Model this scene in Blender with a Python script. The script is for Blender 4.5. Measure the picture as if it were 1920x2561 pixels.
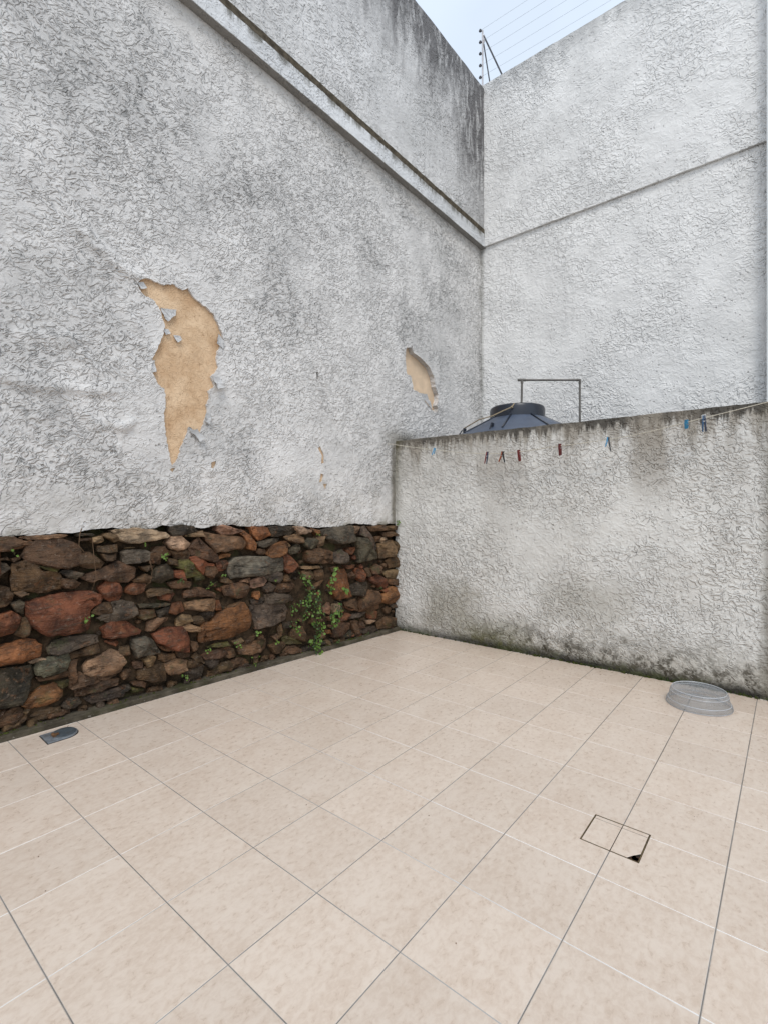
import bpy, bmesh, math, random
from mathutils import Vector, Matrix, noise
from mathutils.geometry import delaunay_2d_cdt

for o in list(bpy.data.objects):
    bpy.data.objects.remove(o, do_unlink=True)
SC = bpy.context.scene
COL = SC.collection
R = math.radians
rnd = random.Random(7)

# ------------------------------------------------------------------ camera, sky, sun, exposure
cam_d = bpy.data.cameras.new('camera')
cam_d.sensor_fit = 'HORIZONTAL'; cam_d.sensor_width = 36.0; cam_d.lens = 23.322
cam_d.shift_y = -0.0058; cam_d.clip_start = 0.02; cam_d.clip_end = 400
cam = bpy.data.objects.new('camera', cam_d); COL.objects.link(cam)
cam.location = (-1.1583, -1.2433, 1.3051)
cam.rotation_euler = (R(90), R(0.0), R(39.35 - 90))
SC.camera = cam

SUN_EL, SUN_AZ = 52.0, 222.0          # azimuth measured counter-clockwise from +X, where the light comes from
world = bpy.data.worlds.new('World'); SC.world = world; world.use_nodes = True
wn = world.node_tree; wn.nodes.clear()
sky = wn.nodes.new('ShaderNodeTexSky'); sky.sky_type = 'NISHITA'; sky.sun_disc = False
sky.sun_elevation = R(SUN_EL); sky.sun_rotation = R(90 - SUN_AZ)
sky.air_density = 1.0; sky.dust_density = 3.0; sky.ozone_density = 1.0
hs = wn.nodes.new('ShaderNodeHueSaturation'); hs.inputs['Saturation'].default_value = 0.42
bg = wn.nodes.new('ShaderNodeBackground'); bg.inputs['Strength'].default_value = 0.15
wo = wn.nodes.new('ShaderNodeOutputWorld')
veil = wn.nodes.new('ShaderNodeMix'); veil.data_type = 'RGBA'        # thin even cloud over the blue
vtc = wn.nodes.new('ShaderNodeTexCoord'); vn = wn.nodes.new('ShaderNodeTexNoise'); vn.inputs['Scale'].default_value = 2.2; vn.inputs['Detail'].default_value = 4
vr = wn.nodes.new('ShaderNodeMapRange'); vr.inputs[1].default_value = .35; vr.inputs[2].default_value = .65; vr.inputs[3].default_value = .62; vr.inputs[4].default_value = .86
wn.links.new(vtc.outputs['Generated'], vn.inputs['Vector']); wn.links.new(vn.outputs[0], vr.inputs[0]); wn.links.new(vr.outputs[0], veil.inputs[0])
veil.inputs[7].default_value = (6.1, 7.05, 8.25, 1)
wn.links.new(sky.outputs[0], hs.inputs['Color']); wn.links.new(hs.outputs[0], veil.inputs[6]); wn.links.new(veil.outputs[2], bg.inputs['Color']); wn.links.new(bg.outputs[0], wo.inputs[0])

sun_d = bpy.data.lights.new('sun', 'SUN'); sun_d.energy = 1.15; sun_d.angle = R(18); sun_d.color = (1.0, 0.96, 0.9)
sun = bpy.data.objects.new('sun', sun_d); COL.objects.link(sun); sun.location = (-3, -3, 9)
dv = Vector((math.cos(R(SUN_AZ)) * math.cos(R(SUN_EL)), math.sin(R(SUN_AZ)) * math.cos(R(SUN_EL)), math.sin(R(SUN_EL))))
sun.rotation_euler = dv.to_track_quat('Z', 'Y').to_euler()

SC.view_settings.view_transform = 'Standard'; SC.view_settings.look = 'None'
SC.view_settings.exposure = 0.16; SC.view_settings.gamma = 1.0; SC.view_settings.use_curve_mapping = False
SC.render.engine = 'CYCLES'
SC.cycles.use_denoising = True
SC.cycles.max_bounces = 8; SC.cycles.diffuse_bounces = 5; SC.cycles.transparent_max_bounces = 12

# ------------------------------------------------------------------ object helpers
def link(name, mesh, parent=None, mat=None):
    o = bpy.data.objects.new(name, mesh); COL.objects.link(o)
    if mat is not None and mesh is not None:
        if not mesh.materials: mesh.materials.append(mat)
    if parent is not None: o.parent = parent
    return o
def tag(o, label=None, cat=None, group=None, kind=None):
    if label: o['label'] = label
    if cat: o['category'] = cat
    if group: o['group'] = group
    if kind: o['kind'] = kind
    return o
def empty(name, loc=(0, 0, 0), rz=0.0):
    o = bpy.data.objects.new(name, None); COL.objects.link(o)
    o.location = loc; o.rotation_euler = (0, 0, rz); o.empty_display_size = 0.1
    return o
def mesh_from(name, verts, faces, smooth=False, sharp=None):
    me = bpy.data.meshes.new(name); me.from_pydata(verts, [], faces); me.validate(); me.update()
    if smooth:
        me.polygons.foreach_set('use_smooth', [True] * len(me.polygons))
        if sharp: me.set_sharp_from_angle(angle=R(sharp))
    return me
class MB:
    """collects simple solids into one mesh"""
    def __init__(s): s.v = []; s.f = []
    def add(s, v, f):
        n = len(s.v); s.v += [tuple(p) for p in v]; s.f += [tuple(i + n for i in q) for q in f]
    def box(s, c, d, m=None, taper=1.0):
        x, y, z = (q / 2 for q in d); P = []
        for sz in (-1, 1):
            t = taper if sz > 0 else 1
            for sx, sy in ((-1, -1), (1, -1), (1, 1), (-1, 1)): P.append(Vector((sx * x * t, sy * y * t, sz * z)))
        if m: P = [m @ p for p in P]
        s.add([p + Vector(c) for p in P], [(3, 2, 1, 0), (4, 5, 6, 7), (0, 1, 5, 4), (1, 2, 6, 5), (2, 3, 7, 6), (3, 0, 4, 7)])
    def tube(s, pts, r, n=8, caps=True):
        pts = [Vector(p) for p in pts]; rings = []; rr = r if isinstance(r, (list, tuple)) else [r] * len(pts)
        t0 = (pts[1] - pts[0]).normalized(); up = Vector((0, 0, 1)) if abs(t0.z) < .9 else Vector((1, 0, 0))
        a = t0.cross(up).normalized()
        for i, p in enumerate(pts):
            t = (pts[min(i + 1, len(pts) - 1)] - pts[max(i - 1, 0)]).normalized()
            a = (a - t * a.dot(t)).normalized(); b = t.cross(a)
            rings.append([p + (a * math.cos(2 * math.pi * k / n) + b * math.sin(2 * math.pi * k / n)) * rr[i] for k in range(n)])
        V = [q for ring in rings for q in ring]; F = []
        for i in range(len(pts) - 1):
            for k in range(n):
                F.append((i * n + k, i * n + (k + 1) % n, (i + 1) * n + (k + 1) % n, (i + 1) * n + k))
        if caps: F.append(tuple(reversed(range(n)))); F.append(tuple((len(pts) - 1) * n + k for k in range(n)))
        s.add(V, F)
    def lathe(s, prof, c=(0, 0, 0), n=48, closed_top=True, closed_bottom=False):
        V = []; F = []
        for r, z in prof:
            for k in range(n):
                t = 2 * math.pi * k / n; V.append((c[0] + r * math.cos(t), c[1] + r * math.sin(t), c[2] + z))
        for i in range(len(prof) - 1):
            for k in range(n): F.append((i * n + k, i * n + (k + 1) % n, (i + 1) * n + (k + 1) % n, (i + 1) * n + k))
        if closed_top: F.append(tuple((len(prof) - 1) * n + k for k in range(n)))
        if closed_bottom: F.append(tuple(reversed(range(n))))
        s.add(V, F)
    def mesh(s, name, smooth=False, sharp=40): return mesh_from(name, s.v, s.f, smooth, sharp)
    def build(s, name, mat, parent=None, smooth=False, sharp=40):
        return link(name, s.mesh(name, smooth, sharp), parent, mat)

# ------------------------------------------------------------------ material helpers
class G:
    def __init__(s, name):
        s.m = bpy.data.materials.new(name); s.m.use_nodes = True; s.t = s.m.node_tree; s.t.nodes.clear()
        s.out = s.t.nodes.new('ShaderNodeOutputMaterial'); s.tc = s.t.nodes.new('ShaderNodeTexCoord')
        s.obj = s.tc.outputs['Object']; s._sep = None
    def node(s, k): return s.t.nodes.new(k)
    def put(s, sock, v):
        if hasattr(v, 'is_output') or isinstance(v, bpy.types.NodeSocket): s.t.links.new(v, sock)
        elif v is not None:
            if isinstance(v, (tuple, list)) and len(v) == 3 and len(sock.default_value) == 4: v = (*v, 1)
            sock.default_value = v
    def math(s, op, a, b=None, c=None, clamp=False):
        n = s.node('ShaderNodeMath'); n.operation = op; n.use_clamp = clamp
        s.put(n.inputs[0], a)
        if b is not None: s.put(n.inputs[1], b)
        if c is not None: s.put(n.inputs[2], c)
        return n.outputs[0]
    def mul(s, a, b): return s.math('MULTIPLY', a, b)
    def add(s, a, b): return s.math('ADD', a, b)
    def sub(s, a, b): return s.math('SUBTRACT', a, b)
    def step(s, x, lo, hi, a=0.0, b=1.0):
        n = s.node('ShaderNodeMapRange'); n.interpolation_type = 'SMOOTHSTEP'
        s.put(n.inputs[0], x); s.put(n.inputs[1], lo); s.put(n.inputs[2], hi); n.inputs[3].default_value = a; n.inputs[4].default_value = b
        return n.outputs[0]
    def vec(s, v=None, scale=(1, 1, 1), loc=(0, 0, 0), rot=(0, 0, 0)):
        n = s.node('ShaderNodeMapping'); s.put(n.inputs[0], v if v is not None else s.obj)
        n.inputs['Location'].default_value = loc; n.inputs['Scale'].default_value = scale; n.inputs['Rotation'].default_value = rot
        return n.outputs[0]
    def vadd(s, a, b, sc=1.0):
        n = s.node('ShaderNodeVectorMath'); n.operation = 'MULTIPLY_ADD'
        s.put(n.inputs[0], b); n.inputs[1].default_value = (sc, sc, sc); s.put(n.inputs[2], a); return n.outputs[0]
    def noise(s, v=None, scale=5, detail=2, rough=.5, dist=0.0, col=False):
        n = s.node('ShaderNodeTexNoise'); s.put(n.inputs['Vector'], v if v is not None else s.obj)
        n.inputs['Scale'].default_value = scale; n.inputs['Detail'].default_value = detail; n.inputs['Roughness'].default_value = rough; n.inputs['Distortion'].default_value = dist
        return n.outputs['Color'] if col else n.outputs[0]
    def voro(s, v=None, scale=5, feat='F1', out='Distance', rnd_=1.0):
        n = s.node('ShaderNodeTexVoronoi'); n.feature = feat; s.put(n.inputs['Vector'], v if v is not None else s.obj)
        n.inputs['Scale'].default_value = scale; n.inputs['Randomness'].default_value = rnd_
        return n.outputs[out]
    def mix(s, f, a, b, mode='MIX'):
        n = s.node('ShaderNodeMix'); n.data_type = 'RGBA'; n.blend_type = mode
        s.put(n.inputs[0], f); s.put(n.inputs[6], a); s.put(n.inputs[7], b); return n.outputs[2]
    def xyz(s):
        if s._sep is None:
            n = s.node('ShaderNodeSeparateXYZ'); s.put(n.inputs[0], s.obj); s._sep = n.outputs
        return s._sep
    def bump(s, h, strength=1.0, dist=.01, normal=None):
        n = s.node('ShaderNodeBump'); s.put(n.inputs['Height'], h); n.inputs['Strength'].default_value = strength; n.inputs['Distance'].default_value = dist
        if normal is not None: s.put(n.inputs['Normal'], normal)
        return n.outputs[0]
    def bsdf(s, color, rough=.8, normal=None, spec=.3, metal=0.0, **kw):
        n = s.node('ShaderNodeBsdfPrincipled'); s.put(n.inputs['Base Color'], color); s.put(n.inputs['Roughness'], rough)
        n.inputs['Specular IOR Level'].default_value = spec; n.inputs['Metallic'].default_value = metal
        if normal is not None: s.put(n.inputs['Normal'], normal)
        for k, v in kw.items(): s.put(n.inputs[k.replace('_', ' ')], v)
        s.b = n; s.t.links.new(n.outputs[0], s.out.inputs[0]); return s.m

def band(g, x, c, w, k=.25):                        # 1 on the level line x = c, 0 beyond w
    return g.step(g.math('ABSOLUTE', g.sub(x, c)), w * k, w, 1.0, 0.0)

def stucco(name, base, seed, dirt=(.20, .20, .19), dirt_shade_amt=.8, relief=1.0, rough_lo=.36, rough_hi=.60, extra=None, diag=0.0, size=1.0, shade_stroke_amt=.5):
    """hand-textured plaster: worm ridges left by the trowel, smooth worn patches, grime, shade painted beside the ridges"""
    g = G(name); v0 = g.vec(loc=(seed * 3.1, seed * 1.7, seed * 2.3))
    warp = g.noise(v0, 2.2, 2, .5, 0, True)
    v = g.vadd(v0, warp, .16)
    vd = g.vec(v, rot=(0, R(diag), 0)); vd = g.vec(vd, scale=(1.0, 1.0, 2.1 if diag else 1.25))
    n1 = g.noise(vd, 13 * size, 1.2, .5, 1.0)
    n2 = g.noise(g.vec(v, loc=(7, 3, 9)), 19 * size, 1.0, .5, .8)
    chop = g.noise(g.vec(v0, loc=(2, 8, 1)), 19 * size, 1.5, .5); chop2 = g.noise(g.vec(v0, loc=(6, 1, 5)), 23 * size, 1.5, .5)
    c1 = g.step(chop, .38, .56); c2 = g.step(chop2, .41, .59)
    w1 = g.mul(band(g, n1, .53, .125, .0), c1)
    w2 = g.mul(band(g, n2, .50, .125, .0), c2)
    big = g.noise(g.vec(v0, loc=(1, 1, 4)), 1.25, 5, .66, .4)
    ro = g.step(big, rough_lo, rough_hi)
    fine = g.noise(v0, 55, 3, .65)
    undul = g.noise(v0, 8, 3, .55)
    worms = g.math('MAXIMUM', w1, w2)
    amt = g.add(g.mul(ro, .75), .25)
    h = g.add(g.mul(worms, amt), g.add(g.mul(fine, .26), g.mul(undul, 1.3)))
    pitn = g.voro(g.vec(v0, loc=(0, 0, 0)), 24 * size)
    pitm = g.mul(g.step(pitn, .12, .24, 1, 0), g.step(g.noise(g.vec(v0, loc=(9, 2, 2)), 8, 2), .50, .58))
    h = g.sub(h, g.mul(pitm, 1.0))
    nrm = g.bump(h, 1.0, .0135 * relief)
    # shade painted on one flank of each ridge and in pits; dirt over worn patches
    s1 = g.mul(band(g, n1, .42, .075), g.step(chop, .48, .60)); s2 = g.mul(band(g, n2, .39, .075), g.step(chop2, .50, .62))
    shade_stroke = g.math('MAXIMUM', s1, s2)
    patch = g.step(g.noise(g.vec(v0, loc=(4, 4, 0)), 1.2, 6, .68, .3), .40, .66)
    d = g.mul(g.math('MAXIMUM', g.mul(shade_stroke, shade_stroke_amt), g.mul(pitm, .8)), g.add(g.mul(ro, .60), .12))
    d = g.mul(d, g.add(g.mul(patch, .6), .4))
    streak = g.noise(g.vec(v0, scale=(5.0, 5.0, .7)), 1.0, 5, .65)
    grime = g.add(g.mul(patch, .30), g.mul(g.step(streak, .50, .75), .16))
    grime = g.mul(grime, g.step(g.noise(v0, 24, 3, .7), .25, .65, .5, 1.25))
    d = g.math('MINIMUM', g.mul(g.add(d, grime), dirt_shade_amt), .92)
    var = g.noise(v0, 3.0, 5, .65)
    b = g.mix(g.step(var, .3, .7), tuple(c * .92 for c in base), tuple(min(.85, c * 1.06) for c in base))
    c = g.mix(d, b, dirt)  # dirt colour also carries the painted ridge shade
    if extra: c, nrm = extra(g, v0, c, nrm, worms, ro)
    g.bsdf(c, .80, nrm, .30)
    return g.m

def ex_left(g, v0, c, nrm, worms, ro):
    X, Y, Z = g.xyz()
    # damp tan stain towards the stone footing, mildew in the corner with the low wall
    n = g.noise(v0, 3.5, 4, .6)
    foot = g.mul(g.step(Z, 1.12, 1.75, 1, 0), g.step(n, .3, .75))
    c = g.mix(g.mul(foot, .45), c, (.42, .37, .30))
    foot2 = g.mul(g.step(Z, 1.10, 1.24, 1, 0), g.step(g.noise(v0, 6, 4, .65), .48, .62))
    c = g.mix(g.mul(foot2, .8), c, (.13, .11, .06))
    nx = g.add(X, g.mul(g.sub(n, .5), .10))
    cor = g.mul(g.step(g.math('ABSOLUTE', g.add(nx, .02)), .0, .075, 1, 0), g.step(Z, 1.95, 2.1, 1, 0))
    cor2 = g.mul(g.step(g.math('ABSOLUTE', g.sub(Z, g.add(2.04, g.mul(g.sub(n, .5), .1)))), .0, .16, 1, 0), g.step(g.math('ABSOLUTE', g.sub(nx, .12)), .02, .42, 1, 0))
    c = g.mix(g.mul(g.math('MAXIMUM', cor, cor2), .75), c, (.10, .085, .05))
    cor3 = g.mul(g.step(nx, 1.62, 1.76), g.step(g.noise(g.vec(v0, scale=(3, 3, .6)), 5, 3, .6), .35, .6))
    c = g.mix(g.mul(cor3, .7), c, (.15, .14, .11))
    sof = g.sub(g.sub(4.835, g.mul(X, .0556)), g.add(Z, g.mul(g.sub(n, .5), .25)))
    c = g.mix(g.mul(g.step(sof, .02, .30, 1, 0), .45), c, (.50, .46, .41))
    c = g.mix(g.mul(g.mul(g.step(g.add(X, g.mul(g.sub(n, .5), 2.0)), -1.2, -3.4), g.step(n, .38, .62)), .22), c, (.24, .235, .225))
    return c, nrm
def ex_upper(g, v0, c, nrm, worms, ro):
    X, Y, Z = g.xyz()
    st = g.noise(g.vec(v0, scale=(3.0, 3.0, .9)), 1.0, 6, .7, .6)
    st2 = g.noise(g.vec(v0, scale=(11, 11, 3.2)), 1.0, 5, .7, .8)
    top = g.step(g.add(Z, g.mul(g.sub(st, .5), 1.9)), 5.75, 6.95)
    rt = g.step(g.add(X, g.mul(g.sub(st, .5), 1.6)), .3, 1.7)
    m = g.mul(g.math('MAXIMUM', g.mul(top, g.step(X, -2.2, .6, .30, 1.0)), g.mul(rt, g.step(Z, 4.9, 6.2, .25, .95))), g.step(st2, .28, .58, .22, 1.0))
    c = g.mix(g.math('MINIMUM', g.mul(m, 1.1), .88), c, (.080, .074, .074))
    edge = g.mul(g.step(g.sub(Z, g.sub(5.01, g.mul(X, .0556))), .0, .20, 1, 0), g.step(st2, .42, .66))
    c = g.mix(g.mul(edge, .6), c, (.15, .14, .115))
    return c, nrm
def ex_band(g, v0, c, nrm, worms, ro):
    X, Y, Z = g.xyz()
    st2 = g.noise(g.vec(v0, scale=(12, 12, 2.0)), 1.0, 5, .68)
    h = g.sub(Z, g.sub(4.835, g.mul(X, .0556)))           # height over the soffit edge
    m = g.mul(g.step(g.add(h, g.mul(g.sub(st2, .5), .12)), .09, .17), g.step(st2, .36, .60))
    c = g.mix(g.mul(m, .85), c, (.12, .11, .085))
    return g.mix(g.step(h, .010, .001, 0, .85), c, (.19, .175, .155)), nrm  # lower edge of the band painted darker, standing in for soffit shade
def ex_far(g, v0, c, nrm, worms, ro):
    X, Y, Z = g.xyz()
    st = g.noise(g.vec(v0, scale=(4, 4, 1.4)), 1.0, 5, .66)
    m = g.mul(g.step(g.add(Z, g.mul(g.sub(st, .5), 1.3)), 6.45, 7.0), .55)
    c = g.mix(m, c, (.26, .26, .255))
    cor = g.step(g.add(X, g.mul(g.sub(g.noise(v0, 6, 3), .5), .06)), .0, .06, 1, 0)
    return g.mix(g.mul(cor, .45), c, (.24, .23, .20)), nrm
def ex_low(g, v0, c, nrm, worms, ro):
    X, Y, Z = g.xyz()
    st = g.noise(g.vec(v0, scale=(8, 8, .8)), 1.0, 5, .65)
    st2 = g.noise(g.vec(v0, scale=(20, 20, 1.7)), 1.0, 5, .65)
    n = g.noise(v0, 4.0, 6, .70); n2 = g.noise(g.vec(v0, loc=(3, 0, 1)), 13, 5, .70)
    dep = g.sub(2.022, Z)
    drip = g.step(g.sub(dep, g.mul(g.sub(st, .42), 1.0)), -.05, .14, 1, 0)
    drip2 = g.step(g.sub(dep, g.mul(g.sub(st2, .40), .46)), -.01, .05, 1, 0)
    edge = g.step(dep, .018, .05, 1, 0)
    c = g.mix(g.mul(drip, .62), c, (.20, .165, .118))
    c = g.mix(g.mul(g.math('MAXIMUM', drip2, edge), .90), c, (.040, .034, .026))
    wide = g.mul(g.step(dep, .1, .85, 1, 0), g.step(g.noise(g.vec(v0, scale=(2.6, 2.6, .6), loc=(2, 2, 2)), 1.0, 5, .6), .44, .64))
    c = g.mix(g.mul(wide, g.step(X, .2, 2.4, .45, .85)), c, (.27, .235, .19))
    # rising damp and moss at the foot, following the trowel ridges
    zz = g.add(Z, g.mul(g.sub(n, .5), .55))
    far = g.step(X, .3, 1.8, .5, 1.15)
    foot = g.mul(g.step(zz, .03, .44, 1, 0), far)
    m1 = g.mul(foot, g.step(g.sub(g.add(n2, g.mul(g.sub(n, .5), .4)), g.mul(worms, .10)), .34, .60))
    c = g.mix(g.mul(foot, .45), c, (.31, .27, .20))
    c = g.mix(g.mul(m1, .88), c, (.062, .053, .036))
    gr = g.mul(g.step(g.add(Z, g.mul(g.sub(n2, .5), .4)), .02, .34, 1, 0), g.step(g.math('ABSOLUTE', g.sub(g.add(X, g.mul(g.sub(n, .5), .3)), 1.1)), .12, .60, 1, 0))
    c = g.mix(g.mul(gr, g.step(n2, .35, .6, .40, .92)), c, (.095, .090, .026))
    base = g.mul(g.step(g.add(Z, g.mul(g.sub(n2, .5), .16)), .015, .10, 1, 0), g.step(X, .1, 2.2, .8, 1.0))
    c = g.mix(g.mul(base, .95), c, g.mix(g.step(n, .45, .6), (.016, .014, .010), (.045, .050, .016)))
    # grey worn patches
    px = g.mul(g.step(g.math('ABSOLUTE', g.sub(g.add(X, g.mul(g.sub(n, .5), .4)), .66)), .14, .42, 1, 0), g.step(g.math('ABSOLUTE', g.sub(g.add(Z, g.mul(g.sub(n, .5), .5)), .34)), .06, .34, 1, 0))
    c = g.mix(g.mul(px, .62), c, (.26, .235, .18))
    px = g.mul(g.step(g.math('ABSOLUTE', g.sub(g.add(X, g.mul(g.sub(n, .5), .6)), 1.95)), .15, .55, 1, 0), g.step(g.math('ABSOLUTE', g.sub(g.add(Z, g.mul(g.sub(n2, .5), .3)), .50)), .04, .3, 1, 0))
    c = g.mix(g.mul(px, .45), c, (.26, .235, .185))
    rt = g.step(g.add(X, g.mul(g.sub(st, .5), .16)), 3.10, 3.19)
    c = g.mix(g.mul(rt, .7), c, (.13, .115, .085))
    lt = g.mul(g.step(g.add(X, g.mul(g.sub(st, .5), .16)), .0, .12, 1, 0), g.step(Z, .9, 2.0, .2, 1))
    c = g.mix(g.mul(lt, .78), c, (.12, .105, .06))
    return c, nrm

def simple(name, color, rough=.6, spec=.4, var=.12, scale=20, bump=.0, metal=0.0, dirt=None):
    g = G(name); n = g.noise(None, scale, 4, .6)
    c = g.mix(g.step(n, .3, .7), tuple(q * (1 - var) for q in color), tuple(q * (1 + var) for q in color))
    if dirt: c = g.mix(g.mul(g.step(g.noise(None, scale * .5, 5, .65), .5, .7), .8), c, dirt)
    nr = g.bump(g.noise(None, scale * 3, 3, .6), bump, .004) if bump else None
    g.bsdf(c, rough, nr, spec, metal); return g.m

WHITE = (.688, .662, .634)
M = {}
M['left'] = stucco('plaster_left', WHITE, 1, dirt=(.17, .17, .165), dirt_shade_amt=1.0, extra=ex_left, diag=32, shade_stroke_amt=.75, relief=.85)
M['upper'] = stucco('plaster_upper', (.655, .638, .62), 5, dirt_shade_amt=.85, extra=ex_upper, size=.8, shade_stroke_amt=.5, relief=.8)
M['band'] = stucco('plaster_band', (.66, .66, .66), 6, dirt_shade_amt=.6, relief=.6, extra=ex_band)
M['far'] = stucco('plaster_far', (.785, .768, .742), 2, dirt_shade_amt=.34, extra=ex_far, size=.9, shade_stroke_amt=.25, relief=.65)
M['low'] = stucco('plaster_low', (.645, .625, .585), 3, dirt=(.26, .22, .17), dirt_shade_amt=.5, extra=ex_low, size=1.1, shade_stroke_amt=.35, relief=.75)

g = G('stone'); oi = g.node('ShaderNodeObjectInfo')
seedv = g.vadd(g.obj, oi.outputs['Random'], 37.0)
n1 = g.noise(seedv, 9, 5, .65, .6); n2 = g.noise(seedv, 45, 4, .65); n3 = g.noise(g.vec(seedv, scale=(1, 1, 4), rot=(0, R(20), 0)), 16, 4, .6, .5)
c = g.mix(g.step(n1, .3, .7), g.mix(1.0, oi.outputs['Color'], (.38, .36, .34), 'MULTIPLY'), g.mix(1.0, oi.outputs['Color'], (1.55, 1.44, 1.30), 'MULTIPLY'))
c = g.mix(g.mul(g.step(n3, .50, .68), .65), c, (.060, .042, .028))
c = g.mix(g.mul(g.step(g.noise(seedv, 13, 5, .7, 1.5), .56, .68), .45), c, (.20, .085, .035))
c = g.mix(g.mul(g.step(n2, .58, .72), .40), c, (.30, .235, .175))
c = g.mix(g.mul(g.step(g.noise(seedv, 6, 4, .7), .60, .72), .55), c, (.055, .060, .022))
h = g.add(g.add(g.mul(n1, .9), g.mul(n2, .35)), g.mul(n3, .6))
M['stone'] = g.bsdf(c, g.add(.50, g.mul(n1, .3)), g.bump(h, 1.0, .028), .28)

g = G('earth_mortar'); n1 = g.noise(None, 14, 5, .65); n2 = g.noise(None, 60, 3, .6)
c = g.mix(g.step(n1, .35, .65), (.018, .012, .007), (.070, .045, .026))
c = g.mix(g.mul(g.step(g.noise(None, 5, 4, .65), .54, .66), .6), c, (.045, .050, .018))
M['mortar'] = g.bsdf(c, .95, g.bump(g.add(n1, g.mul(n2, .4)), 1.0, .02), .15)

g = G('peeled_render'); n1 = g.noise(None, 22, 4, .6, .8); w = band(g, g.noise(None, 26, 1.5, .5, 1.0), .5, .05)
c = g.mix(g.step(g.noise(None, 5, 4, .6), .3, .7), (.53, .345, .20), (.73, .53, .345))
c = g.mix(g.mul(g.step(g.noise(None, 30, 3, .6), .58, .72), .5), c, (.33, .19, .10))
M['peel'] = g.bsdf(c, .9, g.bump(g.add(g.mul(w, .30), g.mul(n1, .8)), 1.0, .006), .2)
M['peel_pale'] = simple('pale_render', (.70, .53, .37), .9, .2, .10, 7, .3, dirt=(.56, .40, .26))
M['flake'] = stucco('plaster_flake', (.52, .51, .50), 9, dirt_shade_amt=.9, relief=.5)

g = G('floor_tile'); oi = g.node('ShaderNodeObjectInfo')
sv = g.vadd(g.obj, oi.outputs['Random'], 53.0)
n1 = g.noise(g.vec(sv, scale=(1, 1.5, 1)), 4.2, 5, .62, .5); n2 = g.noise(g.vec(sv, scale=(1, 1.4, 1)), 34, 4, .66, .4); n3 = g.noise(sv, 95, 2, .6)
c = g.mix(g.step(g.add(g.mul(n1, .34), g.mul(n2, .66)), .34, .66), (.555, .440, .348), (.662, .558, .464))
c = g.mix(g.mul(g.step(n2, .54, .80), .15), c, (.46, .345, .25))
c = g.mix(g.mul(g.step(n3, .64, .72), .10), c, (.40, .31, .23))
tone = g.math('MULTIPLY_ADD', oi.outputs['Random'], .07, .965)
c = g.mix(1.0, c, g.math('MULTIPLY', tone, 1.0), 'MULTIPLY')
M['tile'] = g.bsdf(c, g.add(.20, g.mul(n2, .20)), g.bump(g.add(n2, g.mul(n3, .5)), .12, .002), .45)
g = G('grout'); X, Y, Z = g.xyz(); n = g.noise(None, 5, 4, .6)
fy = g.mul(g.math('ABSOLUTE', g.sub(g.math('FRACT', g.math('MULTIPLY_ADD', Y, 1 / .3537, .5)), .5)), .3537)
fx = g.mul(g.math('ABSOLUTE', g.sub(g.math('FRACT', g.math('MULTIPLY_ADD', X, 1 / .342, .5)), .5)), .342)
cy_ = g.step(fy, .0008, .0018, 1, 0); cx_ = g.step(fx, .0008, .0018, 1, 0)   # dark core along the middle of the joints
ay = g.step(g.sub(X, g.mul(Y, .9)), -1.3, -.2, .0, .97); ax = g.step(g.sub(X, g.mul(Y, .5)), -.3, 1.1, .97, .0)
dk = g.math('MAXIMUM', g.mul(cy_, ay), g.mul(cx_, ax))
dk = g.math('MAXIMUM', dk, g.mul(g.mul(g.step(fy, .002, .004, 1, 0), g.step(g.sub(X, g.mul(Y, .9)), .4, 2.6)), .9))
dk = g.math('MAXIMUM', dk, g.mul(g.mul(g.step(fx, .002, .004, 1, 0), g.step(g.sub(X, g.mul(Y, .5)), .9, .1)), .62))
dk = g.math('MAXIMUM', dk, g.mul(g.mul(g.step(fy, .002, .004, 1, 0), g.step(g.sub(X, g.mul(Y, .9)), -.9, -.1)), .55))
dk = g.mul(dk, g.step(n, .2, .6, .7, 1))
M['grout'] = g.bsdf(g.mix(dk, g.mix(g.step(n, .35, .65), (.72, .69, .65), (.78, .76, .73)), (.13, .11, .09)), .9, None, .2)  # pale grout paints in the highlights along the tile edges
M['ground'] = simple('yard_ground', (.30, .28, .25), .95, .1, .2, 2, .4)

g = G('kerb'); n1 = g.noise(None, 9, 5, .65); n2 = g.noise(None, 40, 3, .6)
c = g.mix(g.step(n1, .3, .7), (.042, .034, .023), (.110, .092, .066))
c = g.mix(g.mul(g.step(g.noise(None, 4, 4, .65), .50, .66), .7), c, (.040, .040, .015))
c = g.mix(g.mul(g.step(n2, .66, .72), .5), c, (.36, .33, .28))
M['kerb'] = g.bsdf(c, .9, g.bump(g.add(n1, g.mul(n2, .5)), .8, .008), .2)

# ================================================================== SETTING: ground and tiled floor
LA = R(-2.924); LO = Vector((3.0456, 2.0495, 0))       # left wall frame: X runs into the picture, Y into the wall
WA = R(-89.214)                                         # low wall frame, same origin
FO = Vector((4.790, 1.9604, 0)); FA = R(-90)            # far wall frame
def frame(name, loc, rz): return empty(name, loc, rz)

gm = mesh_from('ground', [(-60, -60, -.035), (60, -60, -.035), (60, 60, -.035), (-60, 60, -.035)], [(0, 1, 2, 3)])
tag(link('ground', gm, None, M['ground']), kind='structure')

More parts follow.
